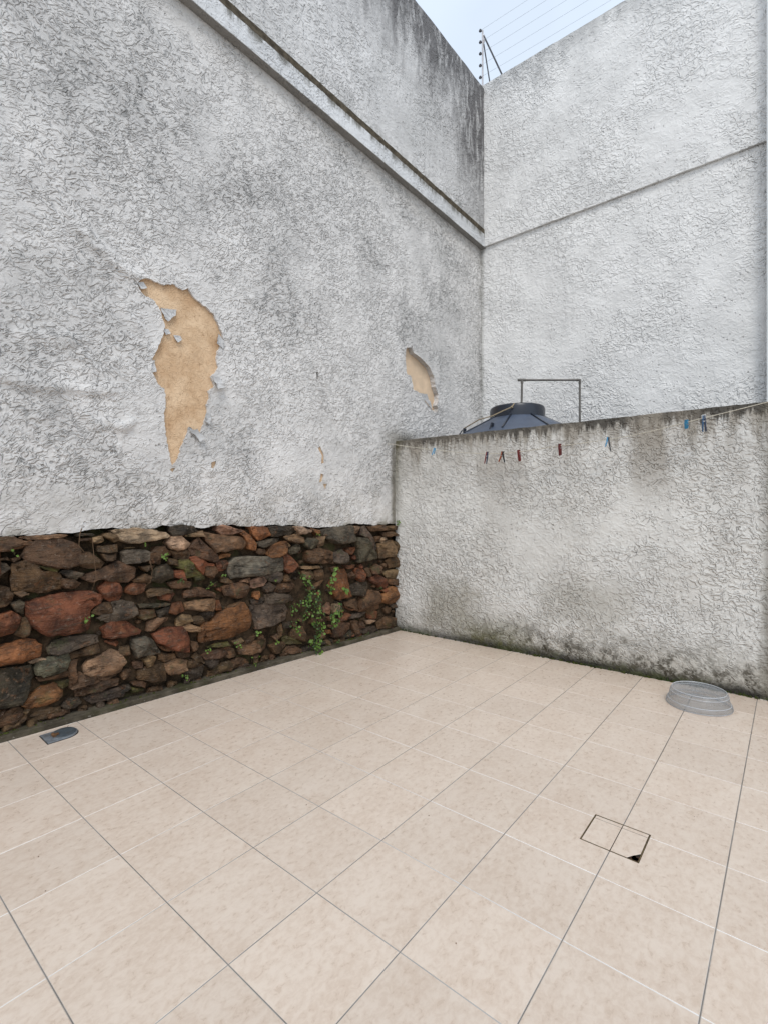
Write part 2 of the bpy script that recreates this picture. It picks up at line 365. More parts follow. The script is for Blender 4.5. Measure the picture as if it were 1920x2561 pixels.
def clip(poly, n, d):
    """keep the side where n.p <= d"""
    out = []
    for i in range(len(poly)):
        a, b = poly[i], poly[(i + 1) % len(poly)]
        fa, fb = n[0] * a[0] + n[1] * a[1] - d, n[0] * b[0] + n[1] * b[1] - d
        if fa <= 0: out.append(a)
        if fa * fb < 0:
            t = fa / (fa - fb); out.append((a[0] + (b[0] - a[0]) * t, a[1] + (b[1] - a[1]) * t))
    return out
def area(p): return sum(p[i][0] * p[(i + 1) % len(p)][1] - p[(i + 1) % len(p)][0] * p[i][1] for i in range(len(p))) / 2
def inset(p, d):
    out = []; n = len(p)
    for i in range(n):
        a, b, c = Vector(p[i - 1]), Vector(p[i]), Vector(p[(i + 1) % n])
        e1, e2 = (b - a).normalized(), (c - b).normalized()
        n1, n2 = Vector((-e1.y, e1.x)), Vector((-e2.y, e2.x))
        k = 1 + n1.dot(n2)
        out.append(tuple(b + (n1 + n2) * (d / max(k, .3))))
    return out
def slab(name, poly, z0, z1, ch, mat, parent, loc=None):
    if area(poly) < 0: poly = poly[::-1]
    n = len(poly); ip = inset(poly, ch)
    V = [(x, y, z0) for x, y in poly] + [(x, y, z1 - ch * .7) for x, y in poly] + [(x, y, z1) for x, y in ip]
    F = []
    for r in (0, 1):
        for i in range(n): F.append((r * n + i, r * n + (i + 1) % n, (r + 1) * n + (i + 1) % n, (r + 1) * n + i))
    F.append(tuple(2 * n + i for i in range(n)))
    return link(name, mesh_from(name, V, F), parent, mat)

floor = tag(empty('tiled_floor'), kind='structure')
link('grout_bed', mesh_from('grout_bed', [(-4.5, -5, -.0013), (3.2, -5, -.0013), (3.2, 2.3, -.0013), (-4.5, 2.3, -.0013)], [(0, 1, 2, 3)]), floor, M['grout'])
TX, TY, J, CH = .342, .3537, .0046, .0008
kerb_n = (math.sin(-LA) , math.cos(LA)); kerb_d = kerb_n[0] * LO.x + kerb_n[1] * LO.y - .080 - .003
low_n = (math.cos(WA + math.pi / 2), math.sin(WA + math.pi / 2)); low_d = low_n[0] * LO.x + low_n[1] * LO.y - .004
CX0, CX1, CY0, CY1 = .845, 1.0465, -.8075, -.5975       # inspection cover opening
full = None; rest = MB()
for i in range(-10, 10):
    for k in range(-10, 7):
        x0, x1, y0, y1 = i * TX + J / 2, (i + 1) * TX - J / 2, k * TY + J / 2, (k + 1) * TY - J / 2
        near = -5 <= i and k >= -6
        hit = x1 > CX0 - .003 and x0 < CX1 + .003 and y1 > CY0 - .003 and y0 < CY1 + .003
        lift = rnd.uniform(-.0003, .0003)
        if hit:
            g_ = .0018; hx0, hx1, hy0, hy1 = CX0 - g_, CX1 + g_, CY0 - g_, CY1 + g_
            P = []
            # rectangle with one corner notched out
            cor = [(x0, y0), (x1, y0), (x1, y1), (x0, y1)]
            for (cx, cy) in cor:
                if hx0 < cx < hx1 and hy0 < cy < hy1:
                    nx = hx0 if cx == x1 else hx1; ny = hy0 if cy == y1 else hy1
                    a = (nx, cy); c_ = (cx, ny)
                    seq = [a, (nx, ny), c_] if (cx, cy) in ((x1, y0), (x0, y1)) else [c_, (nx, ny), a]
                    P += seq
                else: P.append((cx, cy))
            o = slab('tile', P, -.009, lift, CH, M['tile'], floor); continue
        poly = [(x0, y0), (x1, y0), (x1, y1), (x0, y1)]
        q = clip(clip(poly, kerb_n, kerb_d), low_n, low_d)
        if len(q) < 3 or abs(area(q)) < 2e-4: continue
        whole = abs(abs(area(q)) - abs(area(poly))) < 1e-6
        if not near:
            n = len(q); rest.add([(x, y, lift) for x, y in q] + [(x, y, -.009) for x, y in q], [tuple(range(n))] + [(n + a, n + (a + 1) % n, (a + 1) % n, a) for a in range(n)]); continue
        if whole:
            if full is None:
                hx, hy = (x1 - x0) / 2, (y1 - y0) / 2
                o = slab('tile', [(-hx, -hy), (hx, -hy), (hx, hy), (-hx, hy)], -.009, 0, CH, M['tile'], floor); full = o.data
            else: o = link('tile', full, floor)
            o.location = ((x0 + x1) / 2, (y0 + y1) / 2, lift)
            o.rotation_euler = (rnd.uniform(-.0011, .0011), rnd.uniform(-.0011, .0011), 0)
        else:
            cx, cy = (x0 + x1) / 2, (y0 + y1) / 2
            o = slab('tile', [(x - cx, y - cy) for x, y in q], -.009, 0, CH, M['tile'], floor); o.location = (cx, cy, lift)
tag(rest.build('outer_tiles', M['tile'], floor), kind='stuff')

# ================================================================== WALLS
def nz(x, z, s=0.0): return noise.noise(Vector((x, z, s)))
def panel(name, X0, X1, zb, zt, yf, yb, dx, dz, mat, parent, disp=None, smooth=True, close=True):
    """an upright slab: displaced front grid, plain edges and back (Y runs into the wall)"""
    nx = max(1, int(round((X1 - X0) / dx))); V = []; F = []
    zb_ = zb if callable(zb) else (lambda x: zb); zt_ = zt if callable(zt) else (lambda x: zt); yf_ = yf if callable(yf) else (lambda x: yf)
    nzz = max(1, int(round((zt_(X0) - zb_(X0)) / dz)))
    for i in range(nx + 1):
        x = X0 + (X1 - X0) * i / nx; a, b = zb_(x), zt_(x)
        for k in range(nzz + 1):
            z = a + (b - a) * k / nzz
            V.append((x, yf_(x) + (disp(x, z) if disp else 0), z))
    st = nzz + 1
    for i in range(nx):
        for k in range(nzz): F.append((i * st + k, (i + 1) * st + k, (i + 1) * st + k + 1, i * st + k + 1))
    nf = len(F)
    def strip(idx, flip):
        n0 = len(V)
        for q in idx: V.append(V[q])
        m0 = len(V)
        for q in idx: V.append((V[q][0], yb, V[q][2]))
        for t in range(len(idx) - 1):
            f = (n0 + t, n0 + t + 1, m0 + t + 1, m0 + t); F.append(f[::-1] if flip else f)
    strip([i * st for i in range(nx + 1)], True); strip([i * st + nzz for i in range(nx + 1)], False)
    strip(list(range(st)), False); strip([nx * st + k for k in range(st)], True)
    if close:
        n0 = len(V)
        for i in range(nx + 1): V.append((V[i * st][0], yb, V[i * st][2])); V.append((V[i * st + nzz][0], yb, V[i * st + nzz][2]))
        for i in range(nx): F.append((n0 + 2 * i, n0 + 2 * i + 1, n0 + 2 * i + 3, n0 + 2 * i + 2))
    me = mesh_from(name, V, F)
    if smooth: me.polygons.foreach_set('use_smooth', [i < nf for i in range(len(me.polygons))])
    return link(name, me, parent, mat)

# ---- the tall plastered wall on the left -----------------------------------------------------------
lw = tag(frame('plastered_wall', LO, LA), 'tall grey-white plastered wall with two tan peeled patches, standing on the rough stone footing', 'wall')
def soffit_z(x): return 4.835 - .0556 * x
BOT = [(-6.0, 1.135), (-3.6, 1.140), (-3.409, 1.138), (-3.296, 1.138), (-3.163, 1.147), (-3.048, 1.152), (-2.885, 1.162), (-2.82, 1.165), (-2.541, 1.156), (-2.489, 1.18), (-2.203, 1.154), (-2.016, 1.17), (-1.767, 1.154), (-1.409, 1.154), (-1.05, 1.122), (-0.827, 1.120), (-0.604, 1.149), (-0.347, 1.127), (0.07, 1.133)]
BIG = [(-2.665, 2.818), (-2.632, 2.863), (-2.608, 2.878), (-2.554, 2.879), (-2.498, 2.87), (-2.448, 2.89), (-2.404, 2.901), (-2.344, 2.88), (-2.306, 2.911), (-2.267, 2.86), (-2.228, 2.839), (-2.156, 2.804), (-2.098, 2.767), (-2.065, 2.707), (-2.031, 2.638), (-2.022, 2.578), (-2.065, 2.513), (-2.082, 2.455), (-2.073, 2.402), (-2.065, 2.381), (-2.09, 2.329), (-2.131, 2.298), (-2.107, 2.257), (-2.098, 2.228), (-2.148, 2.188), (-2.136, 2.129), (-2.164, 2.079), (-2.156, 2.019), (-2.18, 1.947), (-2.212, 1.853), (-2.267, 1.877), (-2.295, 1.896), (-2.321, 1.826), (-2.352, 1.75), (-2.374, 1.675), (-2.393, 1.63), (-2.426, 1.599), (-2.448, 1.705), (-2.462, 1.783), (-2.476, 1.853), (-2.48, 1.952), (-2.469, 2.039), (-2.476, 2.138), (-2.512, 2.16), (-2.554, 2.223), (-2.567, 2.283), (-2.56, 2.326), (-2.54, 2.387), (-2.505, 2.474), (-2.483, 2.529), (-2.476, 2.58), (-2.49, 2.619), (-2.505, 2.679), (-2.519, 2.711), (-2.554, 2.749), (-2.622, 2.763), (-2.648, 2.789)]
H2 = [(0.27, 3.119), (0.318, 3.032), (0.415, 3.017), (0.516, 2.977), (0.618, 2.928), (0.684, 2.847), (0.711, 2.732), (0.778, 2.648), (0.764, 2.574), (0.737, 2.514), (0.764, 2.478), (0.724, 2.424), (0.645, 2.452), (0.567, 2.495), (0.49, 2.546), (0.428, 2.612), (0.306, 2.629), (0.282, 2.693), (0.258, 2.764), (0.188, 2.78), (0.176, 2.859), (0.165, 2.968), (0.176, 3.045), (0.194, 3.075), (0.264, 3.084)]
SMALL = [[(-2.124, 1.646), (-2.081, 1.662), (-2.086, 1.631), (-2.105, 1.599), (-2.129, 1.607)],
         [(-2.425, 1.585), (-2.398, 1.590), (-2.404, 1.575), (-2.417, 1.555), (-2.438, 1.575)],
         [(-1.07, 1.847), (-1.047, 1.873), (-1.001, 1.795), (-0.994, 1.714), (-1.035, 1.711), (-1.03, 1.78)],
         [(-1.04, 1.618), (-1.001, 1.608), (-1.017, 1.549), (-1.062, 1.535)], [(-1.017, 1.525), (-0.955, 1.528), (-0.986, 1.468)],
         [(-1.1, 2.536), (-1.075, 2.547), (-1.067, 2.484), (-1.092, 2.474)]]
def ragged(poly, step=.018, amp=.005, seed=0):
    out = []; n = len(poly); r = random.Random(seed)
    for i in range(n):
        a, b = Vector(poly[i]), Vector(poly[(i + 1) % n]); L = (b - a).length; m = max(1, int(L / step))
        nrm = Vector((-(b - a).y, (b - a).x)).normalized()
        for q in range(m):
            p = a.lerp(b, q / m) + nrm * r.uniform(-amp, amp) * (1 if q else .4); out.append((p.x, p.y))
    return out
holes = [ragged(BIG, .014, .005, 1), ragged(H2, .022, .006, 2)] + [ragged(s_, .02, .003, 5 + i) for i, s_ in enumerate(SMALL)]
if True:
    botr = []
    for i in range(len(BOT) - 1):
        a, b = BOT[i], BOT[i + 1]; m = max(1, int((b[0] - a[0]) / .03))
        for q in range(m):
            x = a[0] + (b[0] - a[0]) * q / m; botr.append((x, a[1] + (b[1] - a[1]) * q / m + nz(x * 14, 3.3) * .012 + nz(x * 45, 1.3) * .008))
    outer = botr + [(0.07, 1.13), (.16, 1.13), (.16, .01), (1.742, .01), (1.742, soffit_z(1.742) - .002)] + [(x, soffit_z(x) - .002) for x in (1.2, .6, 0, -.6, -1.2, -1.8, -2.4, -3, -3.6, -4.4, -5.2)] + [(-6.0, soffit_z(-6) - .002)]
def inside(p, poly):
    c = False; n = len(poly); x, y = p
    for i in range(n):
        x1, y1 = poly[i]; x2, y2 = poly[i - 1]
        if (y1 > y) != (y2 > y) and x < (x2 - x1) * (y - y1) / (y2 - y1) + x1: c = not c
    return c
def dseg(p, a, b):
    ax, ay = a; bx, by = b; px, py = p; dx, dy = bx - ax, by - ay; L = dx * dx + dy * dy
    t = 0 if L == 0 else max(0, min(1, ((px - ax) * dx + (py - ay) * dy) / L)); return math.hypot(px - ax - dx * t, py - ay - dy * t)
BUMPS = [(-2.899, 1.835, .040, .030), (-2.965, 1.885, .035, .016), (-2.795, 1.842, .030, .026), (-2.750, 1.838, .028, .034), (-2.712, 1.860, .024, .034), (-2.700, 1.893, .022, .022), (-2.845, 1.872, .022, .020), (-2.775, 1.885, .022, -.016),
         (-3.20, 1.86, .05, .010), (-2.039, 2.246, .034, .020), (-2.125, 1.585, .036, .024), (-2.150, 1.66, .04, .016), (-2.20, 1.74, .05, .016), (-2.26, 1.80, .04, .012), (-2.098, 2.10, .03, .010), (-2.657, 2.849, .05, .012), (-2.55, 2.95, .07, .012),
         (-2.30, 2.96, .06, .010), (-1.06, 2.50, .045, .010), (-1.04, 1.78, .04, .008), (-1.02, 1.56, .05, .010), (.80, 2.50, .08, .02), (.79, 2.35, .05, .02), (-2.84, 2.90, .10, .010)]
RIDGES = [([(-3.45, 2.04), (-3.35, 2.028), (-3.26, 2.006), (-3.15, 2.018), (-2.96, 2.035), (-2.85, 2.04)], .03, .013, -1), ([(-3.07, 2.365), (-3.0, 2.28), (-2.93, 2.20)], .03, .009, 1),
          ([(-3.28, 2.33), (-3.16, 2.34), (-3.07, 2.365)], .03, .008, 1), ([(-2.99, 3.02), (-2.88, 2.95), (-2.78, 2.88), (-2.68, 2.86)], .03, .014, -1), ([(-2.69, 2.59), (-2.67, 2.56), (-2.64, 2.555)], .018, .010, 1)]
def skin_disp(x, z):
    y = nz(x * 2.3, z * 2.3) * .006 + nz(x * 8, z * 8, 3) * .0028 + nz(x * 22, z * 22, 5) * .0016
    for bx, bz, r, h in BUMPS:
        d2 = ((x - bx) ** 2 + (z - bz) ** 2) / (r * r)
        if d2 < 5: y -= h * .85 * math.exp(-d2)
    for pts, r, h, sgn in RIDGES:
        if min(p[0] for p in pts) - .15 < x < max(p[0] for p in pts) + .15:
            d = min(dseg((x, z), pts[i], pts[i + 1]) for i in range(len(pts) - 1))
            if d < .14:
                zc = min(((x - p[0]) ** 2 + (z - p[1]) ** 2, p[1]) for p in pts)[1]
                k = math.exp(-(d / (r * (2.2 if (z - zc) * -sgn > 0 else .55))) ** 2); y -= h * 1.5 * k
    return y
pts = []; edges = []
def loop(p):
    n0 = len(pts); pts.extend(p); edges.extend((n0 + i, n0 + (i + 1) % len(p)) for i in range(len(p)))
loop(outer)
for h_ in holes: loop(h_)
r_ = random.Random(11); bx0 = [(min(p[0] for p in h), max(p[0] for p in h), min(p[1] for p in h), max(p[1] for p in h)) for h in holes]
def scatter(x0, x1, z0, z1, s_):
    nx, n2 = int((x1 - x0) / s_), int((z1 - z0) / s_)
    for i in range(nx):
        for k in range(n2):
            x = x0 + (i + .5 + r_.uniform(-.3, .3)) * s_; z = z0 + (k + .5 + r_.uniform(-.3, .3)) * s_
            if z > soffit_z(x) - .03: continue
            if x < .16 and z < 1.215: continue
            ok = True
            for h, b in zip(holes, bx0):
                if b[0] - .02 < x < b[1] + .02 and b[2] - .02 < z < b[3] + .02:
                    if inside((x, z), h) or min(dseg((x, z), h[q], h[q - 1]) for q in range(len(h))) < .008: ok = False; break
            if ok: pts.append((x, z))
scatter(-3.6, -1.95, 1.16, 3.1, .021); scatter(-1.95, .15, 1.16, 3.2, .034); scatter(-3.6, .15, 3.1, 5.05, .042)
scatter(.15, 1.73, .05, 2.2, .12); scatter(.15, 1.73, 2.2, 4.8, .04); scatter(-5.95, -3.6, 1.18, 5.1, .10)
vo, eo, fo, *_ = delaunay_2d_cdt([Vector(p) for p in pts], edges, [], 0, 1e-5)
V = []; 
def hole_dist(x, z):
    best = 9
    for h, b in zip(holes[:2], bx0[:2]):
        if b[0] - .05 < x < b[1] + .05 and b[2] - .05 < z < b[3] + .05: best = min(best, min(dseg((x, z), h[q], h[q - 1]) for q in range(len(h))))
    return best
for p in vo:
    y = skin_disp(p.x, p.y); d = hole_dist(p.x, p.y)
    if d < .05: y -= .007 * math.exp(-(d / .018) ** 2) * (.4 + 1.2 * max(0, nz(p.x * 9, p.y * 9, 8) + .3))
    V.append((p.x, y, p.y))
F = []
for f in fo:
    cx = sum(vo[i].x for i in f) / len(f); cz = sum(vo[i].y for i in f) / len(f)
    if not inside((cx, cz), outer) or any(b[0] < cx < b[1] and b[2] < cz < b[3] and inside((cx, cz), h) for h, b in zip(holes, bx0)): continue
    f = list(f)
    a2 = sum(vo[f[i]].x * vo[f[(i + 1) % len(f)]].y - vo[f[(i + 1) % len(f)]].x * vo[f[i]].y for i in range(len(f)))
    F.append(tuple(f if a2 > 0 else f[::-1]))
nfront = len(F); cnt = {}
for f in F:
    for i in range(len(f)): cnt[(f[i], f[(i + 1) % len(f)])] = 1
for (a, b) in list(cnt):
    if (b, a) not in cnt:
        n0 = len(V); yb = .068
        V += [V[a], V[b], (V[b][0], yb, V[b][2]), (V[a][0], yb, V[a][2])]; F.append((n0, n0 + 3, n0 + 2, n0 + 1))
me = mesh_from('plaster_skin', V, F)
me.polygons.foreach_set('use_smooth', [i < nfront for i in range(len(me.polygons))])
link('plaster_skin', me, lw, M['left'])
# the older render that shows where the skin has come off
for (x0, x1, z0, z1, y0, s_) in ((-2.72, -1.96, 1.53, 2.97, .013, .02), (.08, .86, 2.36, 3.18, .056, .03), (-2.15, -2.06, 1.57, 1.68, .014, .03), (-1.13, -.92, 1.44, 1.90, .012, .03)):
    panel('exposed_render', x0, x1, z0, z1, y0, y0 + .02, s_, s_, M['peel_pale'] if y0 > .04 else M['peel'], lw, lambda x, z: nz(x * 9, z * 9, 4) * .004 + nz(x * 30, z * 30, 6) * .0022, close=False)
link('inner_hollow', mesh_from('inner_hollow', [(-1.12, .03, 2.45), (-1.05, .03, 2.45), (-1.05, .03, 2.57), (-1.12, .03, 2.57)], [(0, 1, 2, 3)]), lw, M['mortar'])
core = MB(); core.box((-2.15, .21, 2.9), (7.78, .25, 5.79)); core.build('wall_core', M['mortar'], lw)
# curled bits of plaster still hanging on
def flake(poly, y0, curl, seed):
    r = random.Random(seed); n = len(poly); cx = sum(p[0] for p in poly) / n; cz = sum(p[1] for p in poly) / n; V = []; F = []
    P = ragged(poly, .02, .003, seed)
    n = len(P)
    for side in (0, .004):
        V.append((cx, y0 - curl * .3 + side, cz))
        for sc in (.55, 1.0):
            for x, z in P: V.append((cx + (x - cx) * sc, y0 - curl * (sc if z < cz else sc * .3) + side + r.uniform(-.001, .001), cz + (z - cz) * sc))
    m = 1 + 2 * n
    for b, fl in ((0, False), (m, True)):
        for i in range(n):
            j = (i + 1) % n
            for f in ((b, b + 1 + i, b + 1 + j), (b + 1 + i, b + 1 + n + i, b + 1 + n + j, b + 1 + j)): F.append(f[::-1] if fl else f)
    for i in range(n):
        j = (i + 1) % n; F.append((1 + n + i, m + 1 + n + i, m + 1 + n + j, 1 + n + j))
    return link('plaster_flake', mesh_from('plaster_flake', V, F, True, 50), lw, M['flake'])
flake([(-2.505, 2.708), (-2.476, 2.709), (-2.389, 2.728), (-2.4, 2.681), (-2.455, 2.622), (-2.476, 2.638)], .006, .016, 1)
flake([(-2.483, 2.564), (-2.448, 2.574), (-2.433, 2.542), (-2.469, 2.525)], .006, .014, 2)
flake([(-2.411, 2.54), (-2.359, 2.546), (-2.352, 2.519), (-2.382, 2.49), (-2.404, 2.513)], .006, .015, 3)
flake([(0.428, 2.612), (0.567, 2.62), (0.618, 2.519), (0.645, 2.452), (0.567, 2.495), (0.49, 2.546)], .012, .026, 4)
#flake([(-2.118, 1.628), (-2.085, 1.64), (-2.072, 1.60), (-2.10, 1.572), (-2.135, 1.585)], -.022, .034, 5)
#flake([(-2.235, 1.80), (-2.17, 1.835), (-2.14, 1.78), (-2.19, 1.75)], -.018, .034, 6)
flake([(-2.30, 1.87), (-2.24, 1.885), (-2.19, 1.82), (-2.23, 1.79)], -.010, .030, 8)
flake([(-2.12, 2.30), (-2.06, 2.30), (-2.03, 2.23), (-2.09, 2.20)], -.012, .034, 9)
#flake([(-1.045, 1.60), (-.995, 1.585), (-1.0, 1.54), (-1.05, 1.535)], -.006, .014, 7)

M['crackdirt'] = simple('crack_dirt', (.085, .070, .050), .95, .1, .4, 25, .5)
flake([(-2.06, 2.64), (-2.02, 2.60), (-2.03, 2.53), (-2.08, 2.56)], .004, .018, 21)
flake([(-2.16, 2.02), (-2.12, 2.01), (-2.14, 1.93), (-2.18, 1.95)], .002, .022, 22)
flake([(-2.58, 2.31), (-2.545, 2.33), (-2.535, 2.25), (-2.565, 2.24)], .004, .016, 23)
flake([(-2.66, 2.83), (-2.62, 2.85), (-2.60, 2.81), (-2.64, 2.79)], .004, .018, 24)

# upper storey of the same wall, its projecting band and the crack above it
def jag(x, a, s): return nz(x * 5, s) * a + nz(x * 17, s + 2) * a * .6 + nz(x * 60, s + 4) * a * .35
panel('projecting_band', -6.0, 1.742, lambda x: soffit_z(x) + jag(x, .003, 7), lambda x: soffit_z(x) + .170 + nz(x * 17, 2.2) * .005 + nz(x * 55, 6.2) * .005, -.070, .30, .02, .045, M['band'], lw, lambda x, z: nz(x * 3, z * 3, 9) * .004 + nz(x * 20, z * 20) * .002)
panel('upper_wall', -6.0, 1.742, lambda x: soffit_z(x) + .180 + nz(x * 3, 5.5) * .006 + nz(x * 21, 8.2) * .006 + nz(x * 70, 3.1) * .007, lambda x: 6.955 - .055 * (x + .3) + jag(x, .004, 1), -.060, .30, .025, .05, M['upper'], lw, lambda x, z: nz(x * 2.3, z * 2.3, 1) * .006 + nz(x * 9, z * 9, 4) * .003)
panel('joint_fill', -6.0, 1.741, lambda x: soffit_z(x) + .14, lambda x: soffit_z(x) + .24, -.0655, .29, .05, .02, M['crackdirt'], lw, lambda x, z: nz(x * 12, z * 12, 2) * .004)

# ---- the far wall ----------------------------------------------------------------------------------
fw = tag(frame('far_wall', FO, FA), 'tall clean white plastered wall closing the far side, with the electric wires along its top', 'wall')
dfar = lambda x, z: nz(x * 2, z * 2, 12) * .005 + nz(x * 9, z * 9, 14) * .0025
panel('lower_wall', -.25, 5.2, 0.0, lambda x: 4.753 + .006 * x, 0.0, .22, .04, .05, M['far'], fw, dfar)
panel('upper_wall', -.25, 5.2, lambda x: 4.755 + .006 * x + jag(x, .006, 21), lambda x: 6.895 + jag(x, .004, 3), -.032, .22, .03, .05, M['far'], fw, lambda x, z: dfar(x, z) + (nz(x * 30, z * 30) * .004 if z < 4.80 else 0))
g = G('smooth_render'); n = g.noise(None, 5, 4, .6)
M['smooth'] = g.bsdf(g.mix(g.step(n, .3, .7), (.60, .61, .61), (.68, .69, .69)), .8, g.bump(g.noise(None, 60, 3), .2, .003), .3)
pil = tag(frame('corner_pilaster', FO + Vector((-.001, 0, 0)), FA), 'smooth pale grey rendered pilaster at the right edge, against the far wall', 'pilaster')
panel('shaft', 3.022, 3.045, 0.0, 6.98, -.112, -.04, .05, .4, M['smooth'], pil); panel('face', 3.046, 3.42, 0.0, 6.98, -.105, -.04, .1, .4, M['smooth'], pil)

# ---- the low wall ----------------------------------------------------------------------------------
ww = tag(frame('low_wall', LO, WA), 'lower stained plastered wall with mossy foot and mildewed top edge, in front of the water tank', 'wall')
panel('plaster_face', 0.002, 4.6, -.02, lambda x: 2.020 + .001 * x + jag(x, .005, 31), 0.0, .140, .03, .03, M['low'], ww, lambda x, z: nz(x * 2.2, z * 2.2, 22) * .007 + nz(x * 9, z * 9, 24) * .004 + (.006 * math.exp(-((z - 2.02) / .015) ** 2)))

